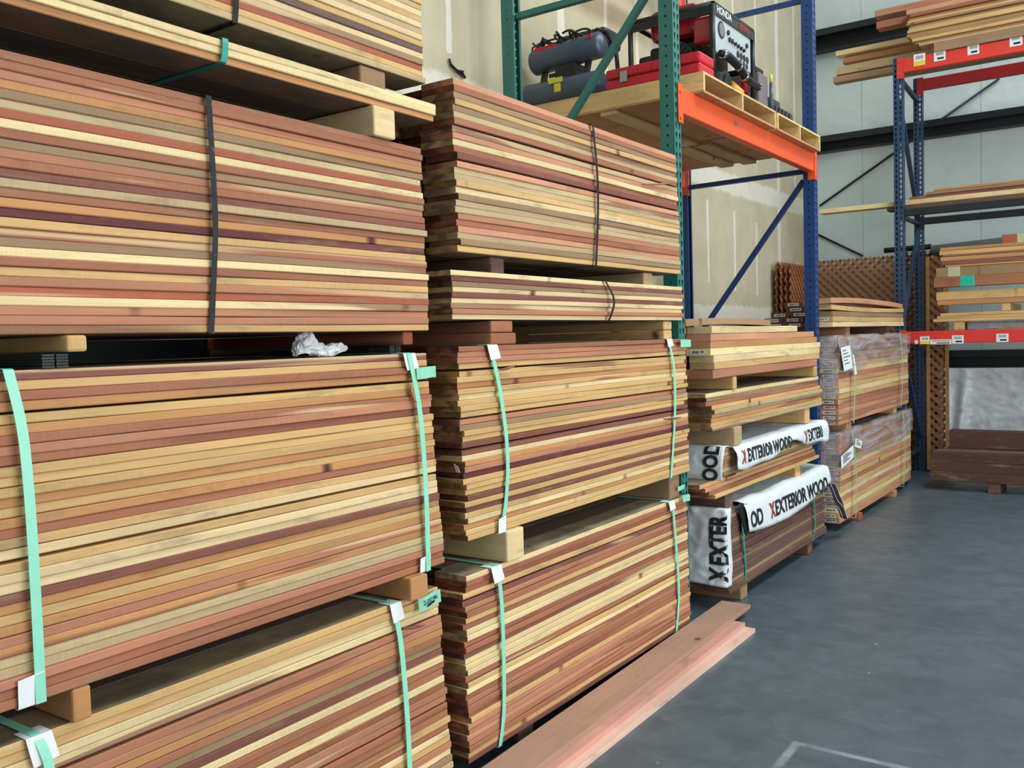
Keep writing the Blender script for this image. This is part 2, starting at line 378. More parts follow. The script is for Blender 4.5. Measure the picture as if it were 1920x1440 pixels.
# ------------------------------------------------------------------ boards
TONE = {  # sRGB colour, word
 'p': ('e4cb99', 'pale yellow'), 'y': ('d2ab72', 'golden tan'), 'o': ('c08a58', 'orange tan'), 'r': ('a46a4e', 'reddish brown'),
 'm': ('845144', 'dark maroon'), 'd': ('6a5048', 'grey brown'), 'g': ('9c7e5e', 'weathered brown'), 'G': ('c2a97f', 'weathered cream'),
 'k': ('b67c5e', 'pinkish red'), 'K': ('cc9272', 'salmon pink'), 'R': ('a65c42', 'bright rust red'), 'M': ('6a3330', 'deep maroon'), 'n': ('6c4a3c', 'dark brown')}
ORD = ['top', 'second', 'third', 'fourth', 'fifth', 'sixth', 'seventh', 'eighth', 'ninth', 'tenth', 'eleventh', 'twelfth', 'thirteenth', 'fourteenth', 'fifteenth', 'sixteenth', 'seventeenth', 'eighteenth', 'nineteenth', 'twentieth', 'twenty-first', 'twenty-second', 'twenty-third', 'twenty-fourth', 'twenty-fifth', 'twenty-sixth', 'twenty-seventh', 'twenty-eighth', 'twenty-ninth', 'thirtieth', 'thirty-first', 'thirty-second', 'thirty-third', 'thirty-fourth', 'thirty-fifth']
def tint(o, key, rng, j=.06):
    c = lin(TONE[key][0] if key in TONE else key); v = 1 + rng.uniform(-j, j)
    o.color = (min(1, c[0] * v), min(1, c[1] * v * (1 + rng.uniform(-.03, .03))), min(1, c[2] * v), 1)
def board_bm(L, W, T, rng, n=12, ch=.0022, bow=.0022, wav=.0007, sag=0.0, axis='y', bm=None, org=(0, 0, 0), grime=None, gi=2):
    """board centred on org, long axis y; chamfered section, slightly bowed"""
    bm = bm or bmesh.new(); hw, ht = W / 2, T / 2
    sec = [(-hw + ch, -ht), (hw - ch, -ht), (hw, -ht + ch), (hw, ht - ch), (hw - ch, ht), (-hw + ch, ht), (-hw, ht - ch), (-hw, -ht + ch)]
    f1, f2, f3 = rng.uniform(0, 6), rng.uniform(0, 6), rng.uniform(0, 6); rings = []
    for i in range(n + 1):
        s = i / n; y = (s - .5) * L
        dx = bow * math.sin(s * 5 + f1) + .4 * bow * math.sin(s * 17 + f2); dz = wav * math.sin(s * 7 + f2) + sag * (1 - (2 * s - 1) ** 2)
        tt = 1 + .012 * math.sin(s * 11 + f3)
        rings.append([bm.verts.new(Vector(org) + (Vector((a + dx, y, b * tt + dz)) if axis == 'y' else Vector((y, a + dx, b * tt + dz)))) for a, b in sec])
    for a, b in zip(rings, rings[1:]):
        for k in range(8):
            f = bm.faces.new((a[k], b[k], b[(k + 1) % 8], a[(k + 1) % 8]))
            if (grime == 'top' and k == 4) or (grime == 'bottom' and k == 0) or grime == 'all': f.material_index = gi
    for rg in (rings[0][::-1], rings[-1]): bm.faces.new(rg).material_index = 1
    return bm
def board(name, label, cat, key, x, y0, y1, zc, W, T, rng, group=None, mats=('board', 'board_end'), rotz=0, rotx=0, **kw):
    bm = board_bm(y1 - y0, W, T, rng, **kw)
    o = obj(name, bm, mats, loc=(x, (y0 + y1) / 2, zc), rot=(rotx, 0, rotz)); tint(o, key, rng)
    tag(o, label, cat, group); return o
def sticker(parent, cx, cz, yface, wd=.085, ht=.022, name='end_label'):
    """white label with barcode stripes on a board's -y end, local coordinates of the board"""
    bm = bmesh.new(); bx(bm, cx - wd / 2, cx + wd / 2, yface - .0012, yface - .0002, cz - ht / 2, cz + ht / 2, 0)
    r = random.Random(int(abs(cx * 1e4) + abs(yface) * 99)); x = cx - wd * .36
    while x < cx + wd * .12:
        ww = r.choice((.0015, .003)); bx(bm, x, x + ww, yface - .0018, yface - .0012, cz - ht * .28, cz + ht * .3, 1); x += ww + r.choice((.0015, .0025))
    bx(bm, cx + wd * .18, cx + wd * .42, yface - .0018, yface - .0012, cz - ht * .08, cz + ht * .22, 1)
    return obj(name, bm, ['white', 'ink'], parent)

stock = bmesh.new()       # every board behind the front rows, one object
N_SECOND = [0]
def bundle(phrase, seq, zt, zb, xt, xb, y0t, y0b, y1t, y1b, seed, gaps=(), W=.14, ncols=7, jx=.004, jy=.012, kind='fence board', nm='fence_board', cat='board',
           second=False, slope=0.0, gap=.0, label2=None, ends=None, mats=('board', 'board_end'), xoff=None, depth_stock=True):
    rng = random.Random(seed); n = len(seq); gsum = .006 * len(gaps); pitch = (zt - zb - gsum) / n; z = zt; out = []
    for i, ch in enumerate(seq):
        if i in gaps: z -= .006
        s = i / max(1, n - 1)
        x = xt + (xb - xt) * s + rng.uniform(-jx, jx) + (xoff[i] if xoff else 0)
        y0 = y0t + (y0b - y0t) * s + rng.uniform(-jy, jy); y1 = y1t + (y1b - y1t) * s + rng.uniform(-jy * .5, jy * .5)
        T = pitch * rng.uniform(.96, .985); zc = z - pitch / 2
        lab = '%s board, %s in the %s' % (TONE[ch][1], (ORD[i] + ' from top') if i else 'topmost', phrase)
        if i == n - 1 and n > 1: lab = '%s board, lowest in the %s' % (TONE[ch][1], phrase)
        gr = 'top' if i == 0 else ('bottom' if i == n - 1 else None)
        o = board(nm, lab, cat, ch, x - W / 2, y0, y1, zc, W, T, rng, group=kind + 's at the front of the ' + phrase, mats=tuple(mats) + (('dusty',) if gr else ()), grime=gr, wav=.0006 if pitch < .03 else .001)
        out.append(o)
        x2 = x - W
        for c in range(1, ncols):
            yy0 = y0t + rng.uniform(.0, .045) + .02; yy1 = y1 + rng.uniform(-.04, .0); x2 -= .003
            if c == 1 and second:
                o2 = board(nm, label2, cat, rng.choice('rgmorrmdg'), x2 - W / 2, yy0 + .02, yy1, zc, W, T, rng, group='second row ' + phrase, n=4)
                N_SECOND[0] += 1
            elif depth_stock:
                board_bm(yy1 - yy0, W, T, rng, n=1, bm=stock, org=(x2 - W / 2, (yy0 + yy1) / 2, zc), bow=0, wav=0, grime='all' if i in (0, n - 1) else None)
            x2 -= W
        z -= pitch
    return out

# nearest column (its left end is outside the frame)
bundle('bundle at the top left corner', 'ygpkryGpypGpydpgRyG', 2.745, 2.365, -2.0, -2.0, .46, .46, 2.375, 2.375, 11)
bundle('thin three-board bundle at upper left', 'ppo', 2.279, 2.222, -1.925, -1.93, .50, .5, 2.343, 2.336, 12)
UL = bundle('black-strapped bundle at left', 'rrkogGRprgkrmGroMyrgprykRpkky', 2.124, 1.541, -1.925, -1.92, .44, .44, 2.262, 2.268, 13)
bundle('mint-strapped middle left bundle', 'myroyorkryyyoyorypyppmoyokoGGkrr', 1.468, .777, -1.93, -1.905, .44, .42, 2.262, 2.292, 14, gaps=(4, 18))
bundle('lowest bundle at left', 'yyppkkorgmprrpokkrryrpykpgG', .700, .09, -1.925, -1.905, .44, .42, 2.27, 2.295, 15, gaps=(4, 17))
# second column
SR = 'fence board end seen dark in the second row of the middle column'
bundle('top bundle of the middle column', 'KrgygGrGKprmKGGypgGGkrKGgy', 2.385, 1.806, -1.92, -1.92, 2.43, 2.435, 4.17, 4.20, 21, gaps=(7, 12), second=True, label2=SR + ', topmost bundle')
bundle('thin pale bundle of the middle column', 'pmgpmppkp', 1.742, 1.577, -1.925, -1.92, 2.39, 2.395, 4.215, 4.21, 22, jx=.008, second=True, label2=SR + ', thin bundle')
bundle('yellow bundle of the middle column', 'rkkyyyoypyyykgyymmpokMyyymymypoyym'[:33], 1.486, .818, -1.925, -1.915, 2.41, 2.43, 4.255, 4.245, 23, gaps=(4, 12, 17))
bundle('floor bundle of the middle column', 'prrymkryrpprrmyppprypprkkrryKkKrym'[:14] + 'pppr' + 'yprkrryKkKkrym'[:14], .700, .055, -1.925, -1.91, 2.415, 2.40, 4.225, 4.215, 24, gaps=(4, 18))

# third column: planed two-inch lumber over thin boards
rng = random.Random(31)
def lum(label, key, y0, y1, z0, z1, x=FX, W=.14, nm='lumber_board', kind='lumber', mats=('plain', 'plain_end'), **kw):
    return board(nm, label, 'board', key, x - W / 2, y0, y1, (z0 + z1) / 2, W, (z1 - z0) * .985, rng, mats=mats, **kw)
lum('warped tan board lying bowed on top of the third column', 'g', 4.425, 5.72, 1.548, 1.585, x=-2.0, sag=.012)
lum('short pale cream board on top of the third column', 'p', 4.57, 6.0, 1.508, 1.546)
lum('orange tan board end beside the short cream board', 'o', 4.50, 6.1, 1.508, 1.546, x=-2.063)
zs = [1.506, 1.468, 1.430, 1.392, 1.354, 1.316]; l3 = [4.56, 4.56, 4.56, 4.60, 4.60]; r3_ = [6.36, 6.42, 6.50, 6.48, 6.46]
for i, (k, wd) in enumerate(zip('KopPy'.replace('P', 'p'), ('top', 'second', 'third', 'fourth', 'lowest'))):
    o = lum('%s two-inch board, %s of five straight ones in the third column' % (TONE[k][1], wd), k, l3[i], r3_[i], zs[i + 1], zs[i])
    for c in (1, 2, 3): board_bm(1.8, .137, .036, rng, n=1, bm=stock, org=(FX - .0715 - c * .1415, l3[i] + .92 + rng.uniform(0, .05), zs[i] - .019), bow=0, wav=0)
    if i == 2: sticker(o, -.005, .0, -(r3_[i] - l3[i]) / 2 - .0005)
lum('pinkish red crooked board under the five straight boards', 'k', 4.575, 6.41, 1.268, 1.314, sag=.0)
bundle('slanting thin stack in the third column', 'pgryGGoyG', 1.192, .988, -1.92, -1.92, 4.52, 4.56, 6.47, 6.51, 32, jx=.012, jy=.03, ncols=5)
bundle('white-wrapped upper pack in the third column', 'gGgggGg', .876, .722, -1.93, -1.93, 4.72, 4.72, 6.42, 6.42, 33, ncols=6)
bundle('small fanned stack between the white wraps', 'yKryk'[:4], .712, .622, -1.95, -1.92, 4.45, 4.58, 6.38, 6.42, 34, jx=.004, jy=.01, ncols=5)
bundle('grey weathered floor pack under the white wrap', 'dgdndddgddndgdddgdn', .528, .085, -1.925, -1.895, 4.70, 4.68, 6.46, 6.50, 35, ncols=6, kind='weathered board', jx=.006, mats=('plain', 'plain_end'))

# fourth column: wrapped two-inch lumber
def big(phrase, seq, zt, zb, y0, y1, seed):
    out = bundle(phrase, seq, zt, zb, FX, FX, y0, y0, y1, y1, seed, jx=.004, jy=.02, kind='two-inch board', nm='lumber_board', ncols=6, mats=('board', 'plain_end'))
    for o in out:
        L = o.dimensions.y if o.dimensions.y else (y1 - y0)
        ys = min(v.co.y for v in o.data.vertices)
        sticker(o, .0, 0, ys - .0003)
    return out
big('upper film-wrapped pack', 'KgkGKypkKypyrkKkK', 1.462, .80, 6.93, 9.28, 41)
big('lower film-wrapped pack', 'KkKKkypKykypKypyK', .735, .06, 6.93, 9.37, 42)
for i, (k, a) in enumerate((('g', 'topmost and grey'), ('y', 'in the middle'), ('p', 'lowest'))):
    o = lum('%s board, %s of three on the film-wrapped column' % (TONE[k][1], a), k, 6.80, 9.10, 1.612 - i * .038, 1.65 - i * .038)
    if i == 1: sticker(o, .0, .0, -1.1505)
lum('golden board sagging under the bowed top board of the fourth column', 'y', 6.78, 9.10, 1.664, 1.699, sag=-.012, rotx=0.0)
lum('salmon bowed board arching on top of the fourth column', 'K', 6.76, 9.08, 1.702, 1.742, rotx=-.004, sag=.018)
for row, xs in enumerate(((-2.21, -2.36, -2.51), (-2.24, -2.39), (-2.20, -2.35), (-2.24, ), (-2.27, ))):
    for c, x in enumerate(xs):
        o = lum('dark redwood board with white end label, row %s, place %s behind the blue post' % (ORD[row] if row else 'first', ORD[c] if c else 'first'), 'n', 6.84 + .04 * row, 8.9, 1.538 + row * .04, 1.576 + row * .04, x=x + .07)
        sticker(o, .0, 0, -(8.9 - 6.84 - .04 * row) / 2 - .0005)
# loose planed boards on the floor
for lab, key, zc, far, mid, near, W in (
        ('white-edged pink planed board lying lowest on the concrete floor', 'e8c0ae', .0105, (1397, 1168), (1416, 1182), (1091, 1440), .14),
        ('orange pink planed board in the middle of the three on the floor', 'd0998a', .0315, None, (1397, 1171), (1050, 1440), .14),
        ('wide brownish pink planed board, topmost of the three on the floor', 'b8917c', .0525, None, (1407, 1137), (1012, 1440), .16)):
    p = at(*mid, 'z', zc); q = at(*near, 'z', zc); d = (p - q).normalized(); L = 2.9; nrm = Vector((-d.y, d.x, 0))
    cpt = p - d * L / 2 + nrm * W / 2; r_ = random.Random(zc)
    bm = board_bm(L, W, .0205, r_, ch=.001, bow=.0, wav=.0)
    o = obj('planed_board', bm, ('smooth', 'smooth'), loc=(cpt.x, cpt.y, zc), rot=(0, 0, math.atan2(-d.x, d.y))); o.color = lin(key)
    tag(o, lab, 'board', 'planed boards lying on the floor')

# ------------------------------------------------------------------ runner blocks between the bundles
def runner(label, y0, y1, z0, z1, key='y', x1=FX, x0=-2.95, nm='runner_block'):
    bm = bmesh.new(); L = x1 - x0; bx(bm, -L / 2, L / 2, -(y1 - y0) / 2, (y1 - y0) / 2, -(z1 - z0) / 2, (z1 - z0) / 2, 0, .006)
    for f in bm.faces:
        if abs(f.calc_center_median().x) > L / 2 - .001: f.material_index = 1
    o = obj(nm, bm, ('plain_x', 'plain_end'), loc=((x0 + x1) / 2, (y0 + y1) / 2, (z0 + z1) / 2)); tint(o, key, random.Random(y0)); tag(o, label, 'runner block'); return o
def Y(px, py, x=FX): return at(px, py, 'x', x).y
runner('grey rounded block under the topmost left bundle, right end', Y(680, 130, -1.99), Y(727, 130, -1.99), 2.282, 2.363, 'g', -2.0)
runner('grey block end at the upper left corner of the photo', .80, Y(11, 60, -2), 2.282, 2.363, 'd', -2.0)
runner('pale square block end above the black-strapped bundle', Y(699, 225), Y(739, 225), 2.128, 2.219, 'p', -1.915)
runner('dark block above the black-strapped bundle near the left edge', .62, .71, 2.128, 2.219, 'g')
runner('yellow block end below the black-strapped bundle at far left', Y(119, 640), Y(157, 640), 1.503, 1.539, 'y', -1.905)
runner('rust red block below the black-strapped bundle, right end', Y(757, 635, -1.95), Y(775, 635, -1.95), 1.497, 1.539, 'R', -1.95)
runner('orange block under the middle left bundle beside the white card', Y(128, 1330), Y(164, 1330), .702, .776, 'o', -1.90)
runner('tan rounded block sticking out beside the numbered green tag', Y(768, 1100, -1.88), Y(801, 1100, -1.88), .702, .775, 'o', -1.875)
for i, (a, b) in enumerate(((.95, 1.04), (1.95, 2.04))): runner('floor block under the lowest left bundle, %s one' % ('near', 'far')[i], a, b, 0.0, .088, 'g')
runner('dark rounded block under the tall top bundle of the middle column, left', 2.66, 2.74, 1.744, 1.804, 'd', -1.95)
runner('pale block under the tall top bundle of the middle column, right', 3.88, 3.97, 1.744, 1.804, 'G', -1.96)
for i, nm in enumerate(('upper', 'lower')):
    z = 1.532 - i * .044
    runner('reddish block under the thin pale bundle, left pair, %s' % nm, 2.62, 2.755 + .02 * i, z, z + .042, 'r', -1.93)
    runner('tan block under the thin pale bundle, right pair, %s' % nm, 4.02, 4.11, z, z + .042, 'y', -1.93)
runner('pale sawn block end above the floor bundle of the middle column', Y(951, 1020, -1.9), Y(983, 1020, -1.9), .702, .816, 'p', -1.90)
runner('grey brown block at right above the floor bundle of the middle column', 4.05, 4.16, .702, .816, 'g', -1.93)
runner('grey foot block on the floor under the middle column, near end', 2.72, 2.82, 0, .053, 'd', -1.93)
runner('foot block on the floor under the middle column, far end', 3.9, 4.0, 0, .053, 'y', -1.93)
runner('tan block below the pinkish red board, left', Y(1375, 717), Y(1382, 717), 1.194, 1.266, 'y')
runner('tan block below the pinkish red board, right', 6.35, 6.42, 1.194, 1.266, 'y')
runner('grey block above the upper white wrap, left', Y(1371, 813), Y(1385, 813), .884, .986, 'G', -1.90)
runner('tan block above the upper white wrap, right', 6.17, 6.27, .884, .986, 'y', -1.93)
runner('dark block under the upper white wrap, left', 4.80, 4.89, .714, .720, 'd')
runner('dark block above the lower white wrap, left', 4.75, 4.86, .532, .62, 'd', -1.93)
runner('tan block above the lower white wrap, right', 5.98, 6.1, .532, .62, 'y', -1.94)
runner('foot block under the grey weathered pack, near', 4.88, 4.98, 0, .083, 'g', -1.90)
runner('foot block under the grey weathered pack, far', 6.1, 6.2, 0, .083, 'n', -1.90)
runner('upright-edged block under the three boards of the fourth column', 7.25, 7.34, 1.464, 1.534, 'r', -1.94)
runner('long dark filler board under the three boards of the fourth column', 8.6, 8.7, 1.464, 1.534, 'n', -1.95)
runner('tan block between the film-wrapped packs, left', 7.2, 7.31, .74, .798, 'o', -1.93)
runner('tan block between the film-wrapped packs, right', 8.75, 8.85, .74, .798, 'y', -1.93)
runner('orange foot block under the film-wrapped column, near', 7.42, 7.50, 0, .058, 'R', -1.90)
runner('orange foot block under the film-wrapped column, far', 8.6, 8.70, 0, .058, 'o', -1.90)
bm = bmesh.new(); bx(bm, -3.0, -2.965, .5, 2.2, 1.4685, 1.5395); tag(obj('gap_shade_strip', bm, 'rubber'), 'added dark strip deepening the shade in the gap between the left bundles', 'board')  # strip added to keep the gap dark where the pale wall would show
# dark plastic battens in the gap of the left column
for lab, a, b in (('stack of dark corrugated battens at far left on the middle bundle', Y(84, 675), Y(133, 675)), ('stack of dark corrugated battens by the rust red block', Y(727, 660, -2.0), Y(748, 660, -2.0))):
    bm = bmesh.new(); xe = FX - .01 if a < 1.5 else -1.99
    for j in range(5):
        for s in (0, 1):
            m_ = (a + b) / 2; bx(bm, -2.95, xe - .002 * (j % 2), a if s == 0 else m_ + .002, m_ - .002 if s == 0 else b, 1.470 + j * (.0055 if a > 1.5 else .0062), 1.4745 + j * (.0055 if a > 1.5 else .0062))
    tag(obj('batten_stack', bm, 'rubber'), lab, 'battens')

so = obj('fence_board_stock', stock, ('stock', 'stock_end', 'dusty_stock')); tag(so, 'rows of redwood boards stacked behind the front rows of all bundles', 'boards', kind='stuff')

# ------------------------------------------------------------------ straps, cards and tags
def strap(name, label, pts, mat, x=FX, wd=.02, over=.35, under=.35, ov=True, bulge=.006, cat='strap'):
    """pts: photo pixels down the face x; the band turns back over the top and under the bottom"""
    P = [at(px, py, 'x', x + .004) for px, py in pts]
    Q = []
    for i in range(len(P) - 1):
        for s in range(4): Q.append(P[i].lerp(P[i + 1], s / 4))
    Q.append(P[-1]); Q = [Vector((x + .004 + bulge * math.sin(PI * i / (len(Q) - 1)), q.y, q.z)) for i, q in enumerate(Q)]
    top, bot = Q[0], Q[-1]
    if over: Q = [top + Vector((-over, -over * .0, .0018)), top + Vector((-.004, 0, .0018))] + Q
    if under: Q = Q + [bot + Vector((-.004, 0, -.0018)), bot + Vector((-under, 0, -.0018))]
    bm = bmesh.new(); ribbon(bm, Q, (0, 1, 0), wd); return tag(obj(name, bm, mat), label, cat)
def fy(px, py, x=FX): return at(px, py, 'x', x)
def vstrap(name, label, pix, zt, zb, mat, x=FX, wd=.02, over=.3, under=.3, bulge=.006, cat='strap'):
    xx = x if isinstance(x, tuple) else (x, x); P = [fy(a, b, xx[0]) for a, b in pix]; P[0].z = zt; P[-1].z = zb; x = xx[0]
    Q = []
    for i in range(len(P) - 1):
        for s in range(5): Q.append(P[i].lerp(P[i + 1], s / 5))
    Q.append(P[-1]); n = len(Q) - 1
    Q = [Vector((x + (xx[1] - xx[0]) * i / n + .0065 + bulge * math.sin(PI * i / n), q.y, q.z)) for i, q in enumerate(Q)]
    for _ in range(4):
        R0 = [q.copy() for q in Q]
        for i in range(1, n): Q[i] = (R0[i - 1] + R0[i] * 2 + R0[i + 1]) / 4
    pre = [Q[0] + Vector((-over, 0, .0018)), Q[0] + Vector((-.008, 0, .0018))] if over else []
    post = [Q[-1] + Vector((-.008, 0, -.0018)), Q[-1] + Vector((-under, 0, -.0018))] if under else []
    bm = bmesh.new(); ribbon(bm, pre + Q + post, (0, 1, 0), wd); return tag(obj(name, bm, mat), label, cat)
vstrap('steel_strap', 'black strap around the topmost left bundle, upper edge of the photo', [(445, -60), (438, 0), (437, 24)], 2.75, 2.362, 'blackstrap', -2.0, .016, .3, .9)
vstrap('plastic_strap', 'bright teal strap around the thin three-board bundle', [(419, 75), (416, 108)], 2.281, 2.221, 'teal', -1.925, .018, .3, .9)
vstrap('steel_strap', 'long black strap down the upper left bundle', [(388, 182), (393, 300), (399, 420), (396, 520), (393, 619)], 2.126, 1.540, 'blackstrap', -1.92, .016)
vstrap('plastic_strap', 'mint strap at the left edge on the middle left bundle', [(12, 690), (36, 800), (47, 950), (56, 1120), (65, 1300)], 1.470, .775, 'mint', (-1.918, -1.899), .022)
vstrap('plastic_strap', 'mint strap at the right end of the middle left bundle', [(764, 668), (779, 760), (787, 900), (791, 1060)], 1.470, .775, 'mint', (-1.918, -1.897), .021)
vstrap('plastic_strap', 'mint strap on the lowest left bundle beside the numbered tag', [(735, 1128), (745, 1200), (753, 1330), (757, 1440), (757, 1500)], .702, .088, 'mint', (-1.918, -1.897), .021)
vstrap('plastic_strap', 'mint strap at the lower left corner of the photo', [(66, 1375), (90, 1440), (100, 1600)], .702, .088, 'mint', (-1.918, -1.897), .021)
vstrap('steel_strap', 'black and silver strap on the tall top bundle', [(1109, 236), (1116, 330), (1117, 400), (1115, 498)], 2.387, 1.804, 'blackstrap', -1.916, .016)
vstrap('steel_strap', 'loose bowed black strap on the thin pale bundle', [(1132, 526), (1141, 555), (1142, 575), (1139, 599)], 1.744, 1.575, 'blackstrap', -1.916, .016, bulge=.02)
vstrap('plastic_strap', 'mint strap down the left of the yellow middle bundle', [(916, 650), (932, 720), (944, 810), (948, 880), (944, 950), (937, 1000)], 1.488, .816, 'mint', -1.916, .021)
vstrap('plastic_strap', 'mint strap down the right of the yellow middle bundle', [(1251, 634), (1261, 690), (1262, 780), (1256, 892)], 1.488, .816, 'mint', -1.916, .021)
vstrap('plastic_strap', 'mint strap down the left of the floor bundle in the middle column', [(930, 1052), (937, 1130), (940, 1250), (941, 1340), (935, 1402)], .702, .053, 'mint', -1.914, .021)
vstrap('plastic_strap', 'mint strap down the right of the floor bundle in the middle column', [(1259, 940), (1266, 1050), (1270, 1120), (1266, 1186)], .702, .053, 'mint', -1.914, .021)
vstrap('plastic_strap', 'teal strap on the grey weathered pack, left', [(1388, 975), (1393, 1040), (1397, 1102)], .50, .083, 'teal', -1.905, .02, 0)
vstrap('plastic_strap', 'teal strap on the grey weathered pack, right', [(1523, 950), (1526, 985), (1523, 1027)], .50, .083, 'teal', -1.90, .02, 0)
for lab, pix, zt, zb in (('pale green strap on the upper film-wrapped pack, left', [(1589, 632), (1601, 700), (1599, 780)], 1.464, .798), ('pale green strap on the upper film-wrapped pack, right', [(1686, 628), (1691, 690), (1688, 757)], 1.464, .798),
                         ('pale green strap on the lower film-wrapped pack, left', [(1597, 812), (1603, 880), (1603, 965)], .737, .058), ('pale green strap on the lower film-wrapped pack, right', [(1692, 778), (1695, 830), (1693, 905)], .737, .058)):
    vstrap('plastic_strap', lab, pix, zt, zb, 'palegreen', -1.893, .02, .25, .1)
def card(label, px, py, z, x, down=.055, back=.05, wd=.06, skew=.0, up=False, nm='corner_card'):
    """folded white card pinched between strap and edge; z = edge height"""
    y = fy(px, py, x).y; s = -1 if not up else 1; rows = []; bm = bmesh.new()
    pr = [(-back, .0018), (-.001, .0018), (.0015, 0), (.003, s * down * .5), (.005, s * down)]
    if up: pr = [(-back, -.0018), (-.001, -.0018), (.0015, 0), (.003, down * .5), (.005, down)]
    for dx, dz in pr:
        k = skew * abs(dz); rows.append([bm.verts.new((x + .0022 + dx, y + q * wd / 2 + k, z + dz + (.003 * q if abs(dz) > .02 else 0))) for q in (-1, -.3, .3, 1)])
    for a, b in zip(rows, rows[1:]):
        for i in range(3): bm.faces.new((a[i], a[i + 1], b[i + 1], b[i]))
    o = obj(nm, bm, 'paper'); md = o.modifiers.new('thick', 'SOLIDIFY'); md.thickness = .001; return tag(o, label, 'card')
card('white card under the mint strap, top right of the middle left bundle', 766, 670, 1.469, -1.917, .05, .05, .055, .25)
card('white card under the mint strap, foot of the middle left bundle at right', 795, 1050, .776, -1.900, .048, .02, .05, 0, True)
card('white card under the mint strap at far left, foot of the middle bundle', 57, 1300, .776, -1.900, .062, .02, .055, 0, True)
card('white card at the lower left corner on the lowest bundle', 72, 1385, .701, -1.913, .06, .05, .055, .2)
card('white card on the lowest left bundle near the numbered tag', 740, 1128, .701, -1.913, .055, .05, .05, .2)
card('white card at top left of the yellow middle bundle', 922, 655, 1.487, -1.912, .05, .04, .06, .3)
card('white card at the foot of the yellow middle bundle', 940, 998, .817, -1.908, .055, .02, .045, 0, True)
card('white card at top right of the yellow middle bundle', 1254, 636, 1.487, -1.912, .035, .04, .06, .3)
card('white card at top left of the reddish floor bundle', 929, 1055, .701, -1.910, .055, .05, .06, .25)
card('white card at top right of the reddish floor bundle', 1258, 942, .701, -1.910, .04, .05, .06, .25)
# mint tags
def tagcard(label, a, b, x, hgt, curl=.0, txt=None, tilt=0):
    p = fy(*a, x); q = fy(*b, x); bm = bmesh.new(); n = 6; rows = []
    for i in range(n + 1):
        s = i / n; y = p.y + (q.y - p.y) * s; zz = p.z + (q.z - p.z) * s
        rows.append([bm.verts.new((x + .008 + curl * s * s + .006 * math.sin(s * 6) , y + tilt * k, zz - hgt * k)) for k in (0, .5, 1)])
    for r0, r1 in zip(rows, rows[1:]):
        for k in range(2): bm.faces.new((r0[k], r1[k], r1[k + 1], r0[k + 1]))
    root = obj('bundle_tag', bm, 'tag'); root.modifiers.new('thick', 'SOLIDIFY').thickness = .0008
    if txt:
        tb = text_bm(txt, .021, .0003); W = max(v.co.x for v in tb.verts); L = abs(q.y - p.y)
        bm2 = bmesh.new()
        def f(co):
            s = .14 + co.x / W * .72; y = p.y + (q.y - p.y) * s; zz = p.z + (q.z - p.z) * s
            k = .62 - co.y / hgt; return Vector((x + .0125 + curl * s * s + .006 * math.sin(s * 6), y + tilt * k, zz - hgt * k))
        join(bm2, tb, f)
        for i in range(16):
            s = .3 + i * .03; y = p.y + (q.y - p.y) * s; zz = p.z + (q.z - p.z) * s - hgt * .7
            bx(bm2, x + .011 + .006 * math.sin(s * 6), x + .012 + .006 * math.sin(s * 6), y, y + .0014, zz - .006, zz + .002)
        obj('tag_print', bm2, 'ink', root)
    return tag(root, label, 'tag')
tagcard('mint tag with printed number at the right end of the lowest left bundle', (780, 1122), (822, 1104), -1.908, .042, 0, '2-050146', .004)
tagcard('crumpled mint tag at the right end of the middle left bundle', (777, 690), (812, 686), -1.91, .036, .004)
tagcard('mint tag at the right end of the yellow middle bundle', (1273, 637), (1290, 637), -1.908, .036, .008)
tagcard('mint tag at the right end of the reddish floor bundle', (1277, 928), (1289, 926), -1.908, .034, .006)
tagcard('small mint tag on the grey brown block of the middle column', (1268, 912), (1281, 908), -1.92, .022, .0)
bm = bmesh.new(); p = at(853, 872, 'y', 2.405); q = at(864, 886, 'y', 2.405)
v = [bm.verts.new(c) for c in ((p.x, 2.398, p.z + .006), (q.x, 2.39, p.z - .004), (q.x + .002, 2.398, q.z), (p.x + .006, 2.402, q.z))]; bm.faces.new(v)
o = obj('paper_scrap', bm, 'paper'); o.modifiers.new('thick', 'SOLIDIFY').thickness = .001; tag(o, 'small white paper scrap on the dark board ends', 'paper')
# splinters and chips that stick out of the faces
for lab, a, b, x, key in (('dark splinter curling off the yellow middle bundle', (938, 693), (962, 686), -1.912, 'm'), ('thin dark stick poking from the tall top bundle at right', (1205, 346), (1270, 343), -1.915, 'r'),
                          ('thin dark stick poking from the yellow middle bundle at right', (1246, 786), (1272, 783), -1.912, 'm'), ('orange wood chip under the mint strap of the left column', (770, 722), (774, 757), -1.912, 'o'),
                          ('reddish splinter below the pale boards of the lowest left bundle', (755, 1178), (790, 1172), -1.908, 'm')):
    p = fy(*a, x); q = fy(*b, x); bm = bmesh.new()
    tube(bm, [p, p.lerp(q, .4) + Vector((.004, 0, -.002)), p.lerp(q, .8) + Vector((.01, 0, 0)), q + Vector((.018, 0, .003))], [.003, .005, .004, .001], 6)
    o = obj('wood_splinter', bm, 'plain'); tint(o, key, rng); tag(o, lab, 'splinter')
